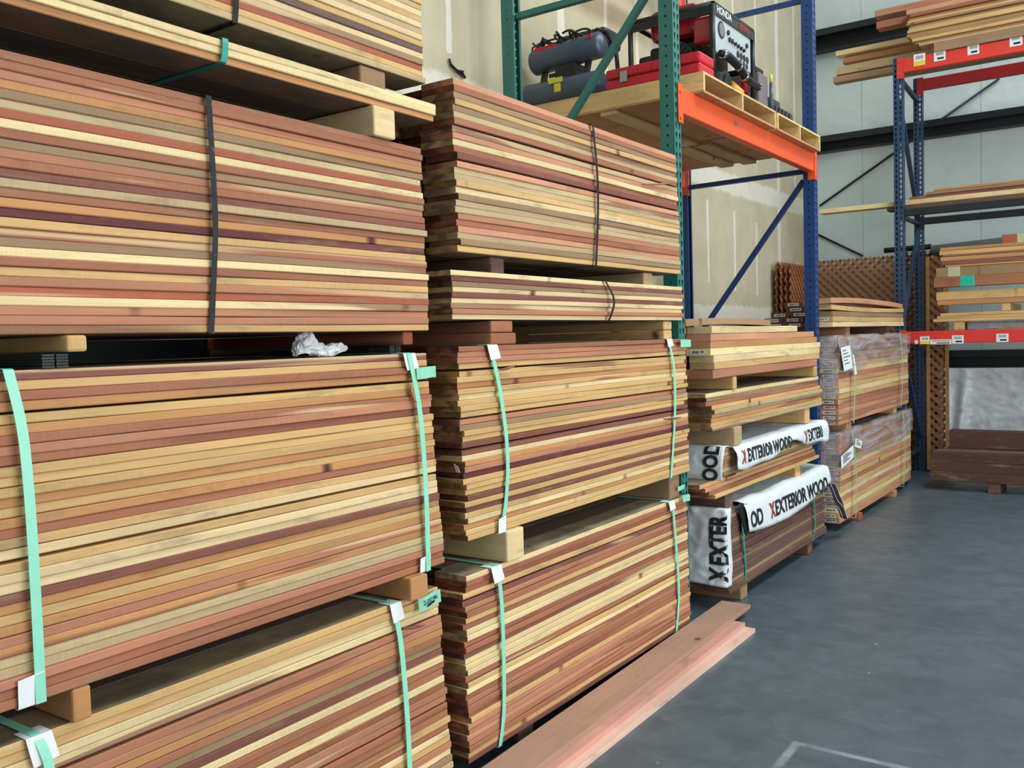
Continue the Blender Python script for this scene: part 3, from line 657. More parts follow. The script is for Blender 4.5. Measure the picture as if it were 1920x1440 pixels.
# crumpled paper in the gap
bm = bmesh.new()
def wad(px0, px1, zoff, r, seed, tall):
    p = fy(px0, 660, -1.945); q = fy(px1, 660, -1.945); n = 16; R_ = []
    for i in range(n + 1):
        s = i / n; c = Vector((-1.965, p.y + (q.y - p.y) * s, 1.4705 + zoff(s)))
        ring = []
        for k in range(12):
            a = 2 * PI * k / 12; rr = r(s) * (1 + .55 * noise.noise(Vector((s * 9 + seed, math.cos(a) * 2.4, math.sin(a) * 2.4))))
            ring.append(bm.verts.new(c + Vector((math.cos(a) * rr, .3 * rr * math.sin(a * 3 + s * 20), max(-zoff(s), math.sin(a) * rr)))))
        R_.append(ring)
    for a_, b_ in zip(R_, R_[1:]):
        for k in range(12): bm.faces.new((a_[k], a_[(k + 1) % 12], b_[(k + 1) % 12], b_[k]))
    bm.faces.new(R_[0]); bm.faces.new(R_[-1])
wad(563, 600, lambda s: .012 + .042 * math.sin(s * 2.6), lambda s: .012 + .012 * math.sin(PI * min(1, s * 1.1)), 1, 1)
wad(575, 657, lambda s: .017 + .006 * math.sin(s * 9), lambda s: .006 + .016 * math.sin(PI * (s * .92 + .04)), 5, 0)
tag(obj('crumpled_paper', bm, 'crumplepaper'), 'crumpled white paper lying in the gap between the left bundles', 'paper')

# ------------------------------------------------------------------ pallet racks
def perforated(bm, fn, wd, h, cols, pitch, hole, mi=0, z0=0.0):
    """sheet wd x h with hole columns; fn(u, z) -> point"""
    nseg = int(h / pitch); cw = wd / cols
    for c in range(cols):
        for s in range(nseg):
            u0, u1 = c * cw, (c + 1) * cw; za, zb = z0 + s * pitch, z0 + (s + 1) * pitch; uc, zc = (u0 + u1) / 2, (za + zb) / 2
            out = [(u0, za), (uc, za), (u1, za), (u1, zc), (u1, zb), (uc, zb), (u0, zb), (u0, zc)]
            if hole == 'round': inn = [(uc + .0065 * math.cos(a), zc + .0065 * math.sin(a)) for a in [PI * (1.25 + .25 * i) for i in range(8)]]
            else: inn = [(uc - .003, zc - .016), (uc, zc - .018), (uc + .003, zc - .016), (uc + .008, zc + .004), (uc + .007, zc + .013), (uc, zc + .017), (uc - .007, zc + .013), (uc - .008, zc + .004)]
            O = [bm.verts.new(fn(*p)) for p in out]; I = [bm.verts.new(fn(*p)) for p in inn]
            for k in range(8): bm.faces.new((O[k], O[(k + 1) % 8], I[(k + 1) % 8], I[k])).material_index = mi
def upright(parent, x0, x1, y0, y1, h, face, mat, name='post'):
    """C channel; face = side carrying the two keyhole rows: '+x' or '-y' or '-x' ; open on the opposite side"""
    bm = bmesh.new(); W_, D = x1 - x0, y1 - y0
    if face in ('+x', '-x'):
        xf = x1 if face == '+x' else x0
        perforated(bm, lambda u, z: Vector((xf, y0 + u, z)), D, h, 2, .05, 'key')
        for yy in (y0, y1): perforated(bm, lambda u, z, yy=yy: Vector((x0 + u, yy, z)), W_, h, 1, .05, 'round')
        xo = x0 if face == '+x' else x1
        for a, b in ((y0, y0 + .018), (y1 - .018, y1)): bx(bm, min(xo, xo), xo + .0015, a, b, 0, h)
    else:
        perforated(bm, lambda u, z: Vector((x0 + u, y0, z)), W_, h, 2, .05, 'key')
        for xx in (x0, x1): perforated(bm, lambda u, z, xx=xx: Vector((xx, y0 + u, z)), D, h, 1, .05, 'round')
        for a, b in ((x0, x0 + .018), (x1 - .018, x1)): bx(bm, a, b, y1 - .0015, y1, 0, h)
    bmesh.ops.remove_doubles(bm, verts=bm.verts[:], dist=.0002)
    bx(bm, x0 - .02, x1 + .02, y0 - .02, y1 + .02, 0, .006)
    o = obj(name, bm, mat, parent); md = o.modifiers.new('sheet', 'SOLIDIFY'); md.thickness = .0018; md.offset = 0; return o
def frame(r, y, mat, braces, xf=-2.0, xb=-2.98, h=5.4):
    upright(r, xf - .078, xf, y, y + .078, h, '+x', mat); upright(r, xb - .078, xb, y, y + .078, h, '-x', mat)
    for (xa, za), (xc, zc) in braces:
        bm = bmesh.new(); a = Vector((xa, y + .039, za)); b = Vector((xc, y + .039, zc))
        bar(bm, a, b, .032, .038, 0, Vector((0, 1, 0))); obj('brace', bm, mat, r)
    return r
X1, X2 = -2.972, -2.085
rack = thing('pallet_rack', 'green and blue perforated pallet rack with orange beams along the left wall', 'pallet rack', (0, 0, 0))
frame(rack, 4.335, 'green',
      [((X1, 3.34), (X2, 3.34)), ((-2.97, 2.32), (X2, 3.36)), ((X1, 2.25), (X2, 2.25)), ((X1, 2.2), (X2, 1.2)), ((X1, .3), (X2, .3)), ((X1, 4.5), (X2, 4.5)), ((X1, 4.45), (X2, 3.4))])
frame(rack, 6.665, 'blue',
      [((X1, 2.655), (X2, 2.665)), ((X1, 1.43), (X2, 2.60)), ((X1, 1.4), (X2, 1.4)), ((X1, .25), (X2, .25)), ((X1, 3.88), (X2, 3.88)), ((X1, 5.0), (X2, 5.0)), ((X1, 4.95), (X2, 3.95))])
def beam(par, label, a, b, z0, z1, mat, axis='y', dep=.055, face=-2.0, plates=True, cutname='beam'):
    """step beam along axis between a and b; outer face at `face` (x for axis y, y for axis x)"""
    bm = bmesh.new()
    if axis == 'y':
        bx(bm, face - dep, face, a, b, z0, z1, 0, .006); r = obj('shelf_beam', bm, mat, par); r['label'] = label
        for (p, q) in ((a - .001, a + .006), (b - .006, b + .001)):
            bm = bmesh.new(); bx(bm, face - dep + .01, face + .004, p, q, z0 - .055, z1 + .02)
            s = -1 if p < a + .001 and q < b - .1 else 1
            e0, e1 = (p - .05, p) if s < 0 else (q, q + .05)
            bx(bm, face + .0025, face + .006, min(e0, p), max(e1, q), z0 - .055, z1 + .015)
            for zz in (z0 - .03, z1 - .03): tube(bm, [(face + .006, (e0 + e1) / 2, zz), (face + .012, (e0 + e1) / 2, zz)], .009, 8)
            obj('end_plate', bm, mat, r)
    else:
        bx(bm, a, b, face, face + dep, z0, z1, 0, .006); r = obj('shelf_beam', bm, mat, par); r['label'] = label
        bm = bmesh.new(); bx(bm, a - .055, a + .004, face - .005, face - .002, z0 - .05, z1 + .015); bx(bm, a - .002, a + .004, face - .004, face + dep - .01, z0 - .055, z1 + .015)
        tube(bm, [(a + .0 - .028, face - .006, z1 - .03), (a - .028, face - .011, z1 - .03)], .009, 8); obj('end_plate', bm, mat, r)
    return r
b1 = beam(rack, 'orange front shelf beam carrying the pallets', 4.42, 6.66, 2.648, 2.778, 'orange', face=-1.997)
bm = bmesh.new(); bx(bm, -1.9955, -1.9945, 5.15, 5.19, 2.715, 2.738); o = obj('maker_label', bm, 'greypanel', b1); o['label'] = 'small grey label'
beam(rack, 'orange rear shelf beam behind the pallets', 4.42, 6.66, 2.648, 2.778, 'orange', face=-2.985)

# ------------------------------------------------------------------ pallets on the beams
def pallet(label, y0, y1, x0=-3.1, x1=-1.945, z0=2.779, z1=2.888, ny=3, key='e0bd84'):
    r = thing('pallet', label, 'pallet', (0, 0, 0)); rg = random.Random(y0)
    for i in range(ny):
        yy = y0 + (y1 - y0 - .02) * i / (ny - 1); bm = bmesh.new(); bx(bm, x0, x1, yy, yy + .02, z0 + .012, z1 - .012, 0)
        tint(obj('stringer', bm, 'ply', r), key, rg)
    bm = bmesh.new(); bx(bm, x0, x1, y0, y1, z1 - .012, z1); tint(obj('top_deck', bm, 'ply', r), key, rg)
    bm = bmesh.new(); bx(bm, x0, x1, y0, y1, z0, z0 + .012); tint(obj('bottom_deck', bm, 'ply', r), 'c79668', rg)
    return r
pal1 = pallet('tan plywood-sided pallet under the generator and compressor', 4.585, 5.71)
pal2 = pallet('second pallet on the beams, beside the blue post', 5.74, 6.64, key='eacb8a')
for lab, x, y0, y1, k in (('pale wooden slat under the near pallet', -2.52, 4.60, 5.70, 'p'), ('split wooden slat under the far pallet, left', -2.63, 5.75, 6.62, 'G'), ('split wooden slat under the far pallet, right', -2.46, 5.75, 6.62, 'G')):
    bm = board_bm(y1 - y0, .10, .022, rng, bow=.004); o = obj('deck_slat', bm, ('plain', 'plain_end'), pal1 if y0 < 5 else pal2, loc=(x, (y0 + y1) / 2, 2.7675)); tint(o, k, rng); o['label'] = lab

# ------------------------------------------------------------------ compressor
def capsule(bm, a, b, r, n=24, mi=0):
    a, b = Vector(a), Vector(b); d = (b - a).normalized(); P = []; RR = []
    for i in range(6): t = PI / 2 * i / 5; P.append(a - d * (r * .45) * math.cos(t)); RR.append(max(.004, r * math.sin(t)))
    for i in range(6): t = PI / 2 * i / 5; P.append(b + d * (r * .45) * math.sin(t)); RR.append(max(.004, r * math.cos(t)))
    tube(bm, P, RR, n, mi)
cx = thing('air_compressor', 'blue-grey twin-tank air compressor on the shelf behind the green rack post', 'air compressor', (-.075, 0, 2.888))
bm = bmesh.new(); capsule(bm, (-3.12, 4.90, .355), (-2.66, 4.90, .375), .078); obj('upper_tank', bm, 'gunblue', cx)
bm = bmesh.new(); capsule(bm, (-3.12, 4.82, .118), (-2.62, 4.82, .118), .082); lt = obj('lower_tank', bm, 'gunblue', cx)
bm = bmesh.new()
bx(bm, -2.95, -2.8, 4.84, 4.96, .19, .29, 0, .01); obj('pump', bm, 'black', cx)
for x in (-3.05, -2.74): bm = bmesh.new(); bar(bm, (x, 4.86, .19), (x, 4.9, .30), .03, .03); obj('bracket', bm, 'black', cx)
bm = bmesh.new(); bx(bm, -2.98, -2.64, 4.93, 5.15, .38, .50, 0, .03); obj('motor_housing', bm, 'black', cx)
bm = bmesh.new()
for j in range(4): tube(bm, [(-3.08 + .10 * j + .06 * math.sin(s * .3 + j), 4.87 + .035 * math.cos(s * .37), .445 + .022 * math.sin(s * .52 + j * 1.3) + .001 * s) for s in range(26)], .007, 6)
tube(bm, [(-3.13, 4.87, .40), (-3.12, 4.86, .44), (-3.05, 4.86, .46), (-2.95, 4.87, .465)], .006, 6)
obj('hose', bm, 'black', cx)
bm = bmesh.new(); tube(bm, [(-2.70, 4.93, .48), (-2.63, 4.93, .45), (-2.57, 4.93, .34), (-2.56, 4.93, .22), (-2.56, 4.93, .0)], .014, 8); obj('handle', bm, 'black', cx)
bm = bmesh.new(); bx(bm, -2.93, -2.83, 4.735, 4.737, .155, .185); bx(bm, -2.925, -2.80, 4.737, 4.739, .19, .215, 1); bx(bm, -2.89, -2.845, 4.735, 4.737, .10, .15)
o = obj('warning_label', bm, ('yellow', 'black'), cx); o['label'] = 'yellow and black warning label'
bm = bmesh.new(); bx(bm, -3.09, -2.93, 4.836, 4.84, .40, .425); bx(bm, -2.70, -2.675, 4.822, 4.83, .40, .425); o = obj('badge', bm, 'redplastic', cx); o['label'] = 'red badge strips'
bm = bmesh.new()
for x in (-3.05, -2.7): bx(bm, x - .03, x + .03, 4.76, 4.88, 0, .045, 0, .005)
obj('foot', bm, 'black', cx)
# ------------------------------------------------------------------ red tool case
rc = thing('tool_case', 'long flat red plastic tool case lying in front of the generator', 'tool case', (0, 0, 2.888))
bm = bmesh.new(); bx(bm, -2.54, -1.97, 4.60, 4.80, 0.0, .058, 0, .012); obj('case_base', bm, 'redplastic', rc)
bm = bmesh.new(); bx(bm, -2.54, -1.97, 4.60, 4.80, .060, .118, 0, .014)
for i in range(6): bx(bm, -2.50 + i * .085, -2.45 + i * .085, 4.596, 4.60, .066, .108)
obj('case_lid', bm, 'redplastic', rc)
for x in (-2.42, -2.10):
    bm = bmesh.new(); bx(bm, x - .022, x + .022, 4.588, 4.5995, .03, .092, 0, .003); o = obj('latch', bm, 'steel', rc); o['label'] = 'pale metal latch'
# ------------------------------------------------------------------ generator
gn = thing('generator', 'portable generator with black tube frame, red tank and silver control panel', 'generator', (0, 0, 2.888))
gx0, gx1, gy0, gy1, gh = -2.53, -2.02, 4.90, 5.52, .452
bm = bmesh.new(); r_ = .016
for x in (gx0, gx1):
    for y in (gy0, gy1): tube(bm, [(x, y, 0), (x, y, gh)], r_, 10)
for z in (.02, gh):
    for y in (gy0, gy1): tube(bm, [(gx0, y, z), (gx1, y, z)], r_, 10)
    for x in (gx0, gx1): tube(bm, [(x, gy0, z), (x, gy1, z)], r_, 10)
bx(bm, gx0, gx1, gy0 - .012, gy0 + .002, gh - .055, gh + .012); bx(bm, gx1 - .003, gx1 + .014, gy0, gy1, gh - .055, gh + .014)
obj('tube_frame', bm, 'blacktube', gn)
bm = bmesh.new(); bx(bm, -2.44, -2.13, 4.95, 5.46, .33, .52, 0, .045); tube(bm, [(-2.3, 5.2, .52), (-2.3, 5.2, .545)], .035, 14); obj('fuel_tank', bm, 'redtank', gn, smooth=False)
bm = bmesh.new(); bx(bm, -2.14, -2.04, 4.915, 5.0, .26, .40, 0, .01); obj('side_cover', bm, 'redtank', gn); bm = bmesh.new(); bx(bm, -2.07, -2.035, 5.44, 5.50, .08, .42, 0, .008); obj('side_cover', bm, 'redtank', gn)
bm = bmesh.new()
tube(bm, [(-2.28, 4.93, .18), (-2.28, 5.02, .18)], .13, 24)
for k in range(24):
    a = 2 * PI * k / 24; bar(bm, (-2.28 + .05 * math.cos(a), 4.925, .18 + .05 * math.sin(a)), (-2.28 + .12 * math.cos(a), 4.925, .18 + .12 * math.sin(a)), .004, .008)
bx(bm, -2.46, -2.14, 5.0, 5.44, .05, .32, 0, .02); bx(bm, -2.5, -2.40, 4.93, 5.1, .03, .26, 0, .02); obj('engine', bm, 'black', gn)
bm = bmesh.new(); bx(bm, gx1 - .01, gx1 + .006, gy0 + .025, gy1 - .05, .195, .40, 0, .004); pn = obj('control_panel', bm, 'panel', gn)
bm = bmesh.new(); xf = gx1 + .0065
def disc(y, z, r, mi=0, d=.003): tube(bm, [(xf, y, z), (xf + d, y, z)], r, 18, mi)
disc(5.01, .335, .048); gp = obj('gauge', bm, 'ink', pn)
for nm_, lst in (('switch', [(5.11, .345, .014, .008), (5.13, .31, .014, .008), (5.17, .31, .014, .008), (5.40, .34, .014, .008)] + [(5.21 + i * .045, .305 - i * .002, .010, .014) for i in range(4)]),
                 ('socket', [(5.26 + i * .05, .258, .020, .003) for i in range(4)] + [(5.30 + i * .05, .218, .017, .003) for i in range(3)])):
    for y, z, r0, d0 in lst: bm = bmesh.new(); disc(y, z, r0, 0, d0); obj(nm_, bm, 'ink', pn)
bm = bmesh.new(); tube(bm, [(xf + .0035, 5.01, .335), (xf + .005, 5.01, .335)], .038, 18); obj('gauge_glass', bm, 'greypanel', pn)
bm = bmesh.new(); tube(bm, [(xf + .02, gy0 + .03, .185), (xf + .045, gy0 + .08, .178), (xf + .045, 5.17, .155), (xf + .045, 5.25, .115), (xf + .045, 5.47, .10)], [.018, .024, .024, .022, .022], 12); obj('carry_handle', bm, 'black', gn)
bm = bmesh.new()
for p, q in (((xf + .03, 4.945, .183), (xf + .04, 4.965, .180)), ((xf + .045, 5.14, .158), (xf + .045, 5.165, .155)), ((xf + .045, 5.235, .122), (xf + .045, 5.255, .115)), ((xf + .045, 5.45, .1005), (xf + .045, 5.465, .10))): tube(bm, [p, q], .0262, 14)
obj('handle_collar', bm, 'chrome', gn)
bm = bmesh.new(); tube(bm, [(-2.06, 5.13, .07), (-2.03, 5.13, .07)], .065, 20); bx(bm, -2.09, -2.03, 5.03, 5.10, .03, .12, 0, .02)
for k in range(12): a = 2 * PI * k / 12; bar(bm, (-2.028, 5.13 + .035 * math.cos(a), .07 + .035 * math.sin(a)), (-2.028, 5.13 + .058 * math.cos(a), .07 + .058 * math.sin(a)), .004, .006)
obj('alternator_cover', bm, 'darkgrey', gn)
for s, sz, yy, mt, nm_ in (('HONDA', .058, gy0 + .03, 'white', 'brand_lettering'), ('EB5000X', .044, gy0 + .37, 'inkred', 'model_lettering')):
    tb = text_bm(s, sz, .0012); bm = bmesh.new(); join(bm, tb, lambda co: Vector((gx1 + .0155, yy + co.x, gh - .038 + co.y))); obj(nm_, bm, mt, gn)
# things behind the generator
bm = bmesh.new(); tube(bm, [(-2.2, 5.36, .13), (-2.10, 5.36, .11), (-2.06, 5.38, .06), (-2.06, 5.38, .01)], [.03, .035, .037, .037], 14); obj('hand_pump', bm, 'yellowpaint', gn)  # separate yellow pump, only parented to the generator, not one of its parts
t_ = thing('grey_cabinet', 'grey metal box standing on end at right of the generator', 'box', (0, 0, 2.888))
bm = bmesh.new(); bx(bm, -2.40, -2.01, 5.60, 5.76, 0, .235, 0, .008); obj('body', bm, 'greypanel', t_)
bm = bmesh.new(); bx(bm, -2.38, -2.03, 5.605, 5.74, .236, .275, 0, .006); obj('lid', bm, 'black', t_)
bm = bmesh.new(); tube(bm, [(-1.995, 5.775, .0), (-1.995, 5.775, .20)], .012, 10); tube(bm, [(-1.995, 5.775, .20), (-1.995, 5.775, .25)], .009, 8, 1); obj('corner_tube', bm, ('gunblue', 'yellow'), t_)
t_ = thing('dark_tool_box', 'dark ribbed plastic box on the second pallet', 'box', (0, 0, 2.888))
bm = bmesh.new(); bx(bm, -2.30, -2.06, 5.98, 6.40, 0, .125, 0, .01)
for i in range(5): bx(bm, -2.058, -2.05, 6.02 + i * .07, 6.055 + i * .07, .01, .115)
obj('body', bm, 'darkgrey', t_)
bm = bmesh.new(); bx(bm, -2.28, -2.08, 6.0, 6.2, .1255, .175, 0, .01); obj('lid', bm, 'darkgrey', t_)
# orange beam end and hanging item above
beam(rack, 'orange upper shelf beam crossing behind the green post', 4.42, 6.66, 4.03, 4.16, 'orange', face=-2.985)

# ------------------------------------------------------------------ white printed wraps of the third column
def wrinkle(a, b, seed, amp):
    v = Vector((a * 5.5, b * 5.5, seed)); n1 = noise.noise(v); n2 = 1 - abs(noise.noise(v * 2.3 + Vector((7, 3, 1)))) * 2.2
    return amp * (n1 * .9 + n2 * .45)
def sheet(name, pos, nu, nv, mats, mi=None, label=None, cat='wrap', parent=None, th=.0012):
    bm = bmesh.new(); G = [[bm.verts.new(pos(i / nu, j / nv)) for j in range(nv + 1)] for i in range(nu + 1)]
    for i in range(nu):
        for j in range(nv): bm.faces.new((G[i][j], G[i + 1][j], G[i + 1][j + 1], G[i][j + 1]))
    me = bpy.data.meshes.new(name); bm.to_mesh(me); bm.free()
    for m in mats: me.materials.append(M[m])
    for p in me.polygons: p.use_smooth = True
    o = bpy.data.objects.new(name, me); C.objects.link(o)
    md = o.modifiers.new('thick', 'SOLIDIFY'); md.thickness = th; md.offset = 0
    if len(mats) > 1: md.material_offset = 1
    if parent: o.parent = parent
    if label: tag(o, label, cat)
    return o
def lettering(parent, s, size, pos, off, u_of, v_of, mat='ink', bold=.006, spacing=1.0, name='printed_lettering', swap=False, normal=Vector((1, 0, 0)), sx=1.0):
    tb = text_bm(s, size, bold * size, spacing); bmesh.ops.triangulate(tb, faces=tb.faces[:])
    bmesh.ops.subdivide_edges(tb, edges=[e for e in tb.edges if e.calc_length() > .02], cuts=2)
    bm = bmesh.new(); join(bm, tb, lambda co: pos(u_of(co.x * sx, co.y), v_of(co.x * sx, co.y)) + normal * off); return obj(name, bm, mat, parent)
# lower wrap, front sheet: from y 4.95 to 6.62, hanging over the front edge
def posB(u, v):
    y = 4.93 + 1.66 * u; back = .42; hang = .115 + .10 * u * 0 + .075 * math.sin(PI * min(1, u * .9 + .1)) + .04 * (1 - u); T = back + hang; s = v * T
    w_ = wrinkle(y, s, 3.1, .008); ztop = .535 + .0; skew = .18 * (s / T) * (1 if u < .5 else 1) * (1 - u) ** 3
    if s < back: return Vector((FX - back + s + .0, y + skew * 0, ztop + .012 + abs(w_) * .8 + .006 * math.sin(y * 9)))
    d = s - back
    return Vector((FX + .012 + .02 * math.sin(min(1, d / .08) * PI / 2) + max(-.008, w_) + .03 * d, y + .25 * d * (1 - u), ztop + .012 - d * .97 + .3 * w_))
wb = sheet('lumber_wrap', posB, 90, 34, ('wrapblack', 'wrapwhite'), label='white printed wrap over the top front of the grey floor pack')
def uvB(scale_v): return None
Lu = 1.66
def vB(d): return lambda x, y, u: 0
def placeB(x0, base):   # text x runs along the pack, y up the hang
    return (lambda x, y: (x0 + x - 4.93) / Lu), (lambda x, y, : ((.42 + base - y) / (.42 + .115 + .075 * math.sin(PI * min(1, ((x0 + x - 4.93) / Lu) * .9 + .1)) + .04 * (1 - (x0 + x - 4.93) / Lu))))
for s, x0, mt in (('OD', 4.965, 'ink'), ('X', 5.30, 'inkred'), ('EXTERIOR WOOD', 5.385, 'ink')):
    fu, fv = placeB(x0, .160); lettering(wb, s, .135, posB, .004, fu, fv, mt, .03, sx=.98 if mt == 'ink' else .8)
# lower wrap, end sheet over the -y end of the pack
def posBe(u, v):
    a = .80 * u; s = v * .50; w_ = abs(wrinkle(a * 1.4, s * 1.3, 9.7, .016)); k = .722 + .012 * math.sin(v * 6)
    if a < k: P = Vector((-2.62 + a, 4.665 - w_ * .9, 0))
    else: P = Vector((-1.893 + w_ * .3, 4.665 + (a - k) * .9, 0))
    if s < .05:
        P.z = .552 + w_ * .2; P.y += .05 - s; P.x = min(P.x, -1.90); return P
    d = s - .05; P.z = .548 - d * (.86 + .08 * u); P.y -= .03 * d; return P
we = sheet('lumber_wrap', posBe, 54, 40, ('wrapwhite', 'wrapwhite'), label='white wrap with upright black letters over the end of the grey floor pack')
for s_, v0 in (('EXTER', .375), ('X', .465)):
    lettering(we, s_, .125, posBe, .005, lambda x, y: (.735 - y * 1.15) / .80, lambda x, y, v0=v0: (v0 - x * .80) / .50, 'ink', .045, normal=Vector((.3, -1, 0)))
# narrow return of the end sheet round the corner
# torn black flap hanging at the far end
def posF(u, v):
    return Vector((FX + .03 + .07 * v + .012 * math.sin(u * 9 + v * 3), 6.50 + .22 * u + .10 * v, .43 - .26 * v - .04 * u + .01 * math.sin(v * 8 + u * 4)))
fl = sheet('black_flap', posF, 12, 14, ('wrapblack', 'wrapblack'), label='black torn flap with white lines hanging off the far end of the floor wrap')
bm = bmesh.new()
for u in (.3, .55, .85): tube(bm, [posF(u + .03 * math.sin(k), k / 10) + Vector((.003, -.002, 0)) for k in range(11)], .0018, 5)
obj('white_line', bm, 'white', fl)
def posF2(u, v): return Vector((FX + .022 + .008 * v, 4.84 + .15 * u + .10 * v, .545 - .19 * v + .01 * math.sin(u * 5)))
sheet('black_flap', posF2, 8, 8, ('wrapblack', 'wrapblack'), label='black folded underside beside the letters OD on the floor wrap')
# upper wrap
def hangA(y): return .085 + .035 * math.sin((y - 4.8) * 5.0) + .015 * math.sin((y - 4.8) * 11 + 1) + .03
def posA(u, v):
    y = 4.80 + 1.72 * u; back = .40; T = back + hangA(y); s = v * T; w_ = wrinkle(y * 1.3, s * 1.3, 5.5, .011)
    if s < back: return Vector((FX - back + s, y, .884 + abs(w_) * .6 - .006))
    d = s - back; return Vector((FX + .014 + .03 * math.sin(min(1, d / .07) * PI / 2) + max(-.009, w_), y, .884 - d * .98 + .3 * w_))
wa = sheet('lumber_wrap', posA, 90, 30, ('wrapwhite', 'wrapwhite'), label='white printed wrap over the upper pack of the third column')
for s, x0, mt, k in (('X', 4.86, 'inkred', .6), ('EXTERIOR WOOD', 4.94, 'ink', .88), ('X', 5.98, 'inkred', .6), ('EXTERI', 6.06, 'ink', .9)):
    lettering(wa, s, .105, posA, .004, lambda x, y, x0=x0: (x0 + x - 4.80) / 1.72, lambda x, y, x0=x0: (.40 + .105 - y) / (.40 + hangA(x0 + x)), mt, .03, sx=k)
def posAe(u, v):
    x = -2.60 + .70 * u; s = v * .225; w_ = wrinkle(x * 1.6, s * 1.6, 2.2, .014)
    if s < .05: return Vector((x, 4.74 - s, .892 + abs(w_) * .3))
    d = s - .05; return Vector((x, 4.68 - abs(w_) * .8 - .04 * math.sin(d * 12), .888 - d))
wae = sheet('lumber_wrap', posAe, 44, 24, ('wrapwhite', 'wrapwhite'), label='white wrap with upright letters over the end of the upper pack')
lettering(wae, 'OOD', .115, posAe, .006, lambda x, y: (.67 - y) / .70, lambda x, y: (.228 - x * .74) / .225, 'ink', .045, normal=Vector((0, -1, 0)))

# ------------------------------------------------------------------ clear film of the fourth column
def film(label, zt, y0, y1, hang, endhang, seed):
    def pf(u, v):
        y = y0 + (y1 - y0) * u; back = .3; h = hang(u); T = back + h; s = v * T; w_ = wrinkle(y, s * 1.5, seed, .009)
        if s < back: return Vector((FX - back + s, y, zt + .006 + abs(w_) * .4))
        d = s - back; return Vector((FX + .014 + max(-.006, w_), y, zt + .004 - d))
    o = sheet('film_wrap', pf, 60, 26, ('film',), label=label, cat='plastic film', th=.0006)
    def pe(u, v):
        x = -2.75 + .845 * u; d = v * endhang(u); w_ = wrinkle(x * 1.4, d * 1.4, seed + 3, .01)
        return Vector((x, y0 - .012 - abs(w_), zt + .004 - d))
    sheet('end_film', pe, 30, 20, ('film',), parent=o, th=.0006)
    def pb(u, v):   # lumps of paper labels under the film
        return None
    return o
f1 = film('clear hazy film over the upper two-inch lumber pack', 1.468, 6.88, 9.30, lambda u: .27 - .05 * u + .03 * math.sin(u * 11), lambda u: .42 + .05 * math.sin(u * 9), 4.4)
f2 = film('clear hazy film over the lower two-inch lumber pack', .741, 6.88, 9.39, lambda u: .28 - .04 * u + .03 * math.sin(u * 9 + 2), lambda u: .40 + .04 * math.sin(u * 8), 6.6)
def sheetlabel(label, pts, x, lines=5):
    P = [fy(*p, x) for p in pts]; bm = bmesh.new(); bm.faces.new([bm.verts.new(p) for p in P]); o = obj('paper_label', bm, 'paper'); o.modifiers.new('thick', 'SOLIDIFY').thickness = .001
    bm = bmesh.new()
    for i in range(lines):
        t0 = .15 + .7 * i / lines; a = P[0].lerp(P[3], t0); b = P[1].lerp(P[2], t0); a2 = a.lerp(b, .15); b2 = a.lerp(b, .5 + .35 * ((i * 7) % 3) / 2)
        bar(bm, a2 + Vector((.002, 0, 0)), b2 + Vector((.002, 0, 0)), .001, .007)
    obj('print_lines', bm, 'greypanel', o); return tag(o, label, 'paper label')
sheetlabel('white paper label tucked under the film of the upper lumber pack', ((1576, 652), (1594, 647), (1599, 690), (1583, 696)), -1.885)
sheetlabel('white tilted paper label on the lower lumber pack', ((1577, 856), (1600, 834), (1601, 857), (1578, 879)), -1.885)
sheetlabel('small white note hanging by the strap of the lower lumber pack', ((1604, 822), (1617, 827), (1614, 841), (1603, 838)), -1.88, 3)
sheetlabel('white label strip below the film of the upper lumber pack', ((1598, 665), (1601, 665), (1607, 702), (1601, 702)), -1.883, 2)

# ------------------------------------------------------------------ back rack
RY, RYB = 9.43, 10.40
r = rack2 = thing('pallet_rack', 'navy pallet rack with red beams and price stickers along the back wall', 'pallet rack', (0, 0, 0))
upright(r, -2.065, -1.98, RY, RY + .075, 4.12, '-y', 'navy'); upright(r, -2.065, -1.98, RYB - .075, RYB, 4.12, '-y', 'navy')
for (ya, za), (yb, zb) in (((RY + .06, 3.92), (RYB - .06, 3.86)), ((RY + .06, 3.7), (RYB - .06, 2.62)), ((RY + .06, 2.6), (RYB - .06, 2.6)), ((RYB - .06, 2.55), (RY + .06, 1.5)), ((RY + .06, 1.42), (RYB - .06, 1.42)), ((RY + .06, 1.4), (RYB - .06, .35)), ((RY + .06, .25), (RYB - .06, .25))):
    bm = bmesh.new(); bar(bm, (-2.022, ya, za), (-2.022, yb, zb), .032, .04, 0, Vector((1, 0, 0))); obj('brace', bm, 'navy', r)
b2 = beam(rack2, 'red front beam of the top rack shelf with white price stickers', -1.975, .95, 3.95, 4.08, 'red', 'x', .055, RY - .004)
b3 = beam(rack2, 'red front beam of the low rack shelf with stickers', -1.975, .95, 1.362, 1.480, 'red', 'x', .055, RY - .004)
beam(rack2, 'dark red rear beam of the top rack shelf', -1.975, .95, 3.97, 4.085, 'maroon', 'x', .05, RYB - .079)
beam(rack2, 'dark red rear beam of the low rack shelf', -1.975, .95, 1.37, 1.48, 'maroon', 'x', .05, RYB - .079)
beam(rack2, 'dark red beam under the long boards at mid height', -1.975, .95, 2.59, 2.66, 'girt', 'x', .05, RY + .01)
beam(rack2, 'dark red rear beam under the long boards at mid height', -1.975, .95, 2.59, 2.66, 'girt', 'x', .05, RYB - .079)
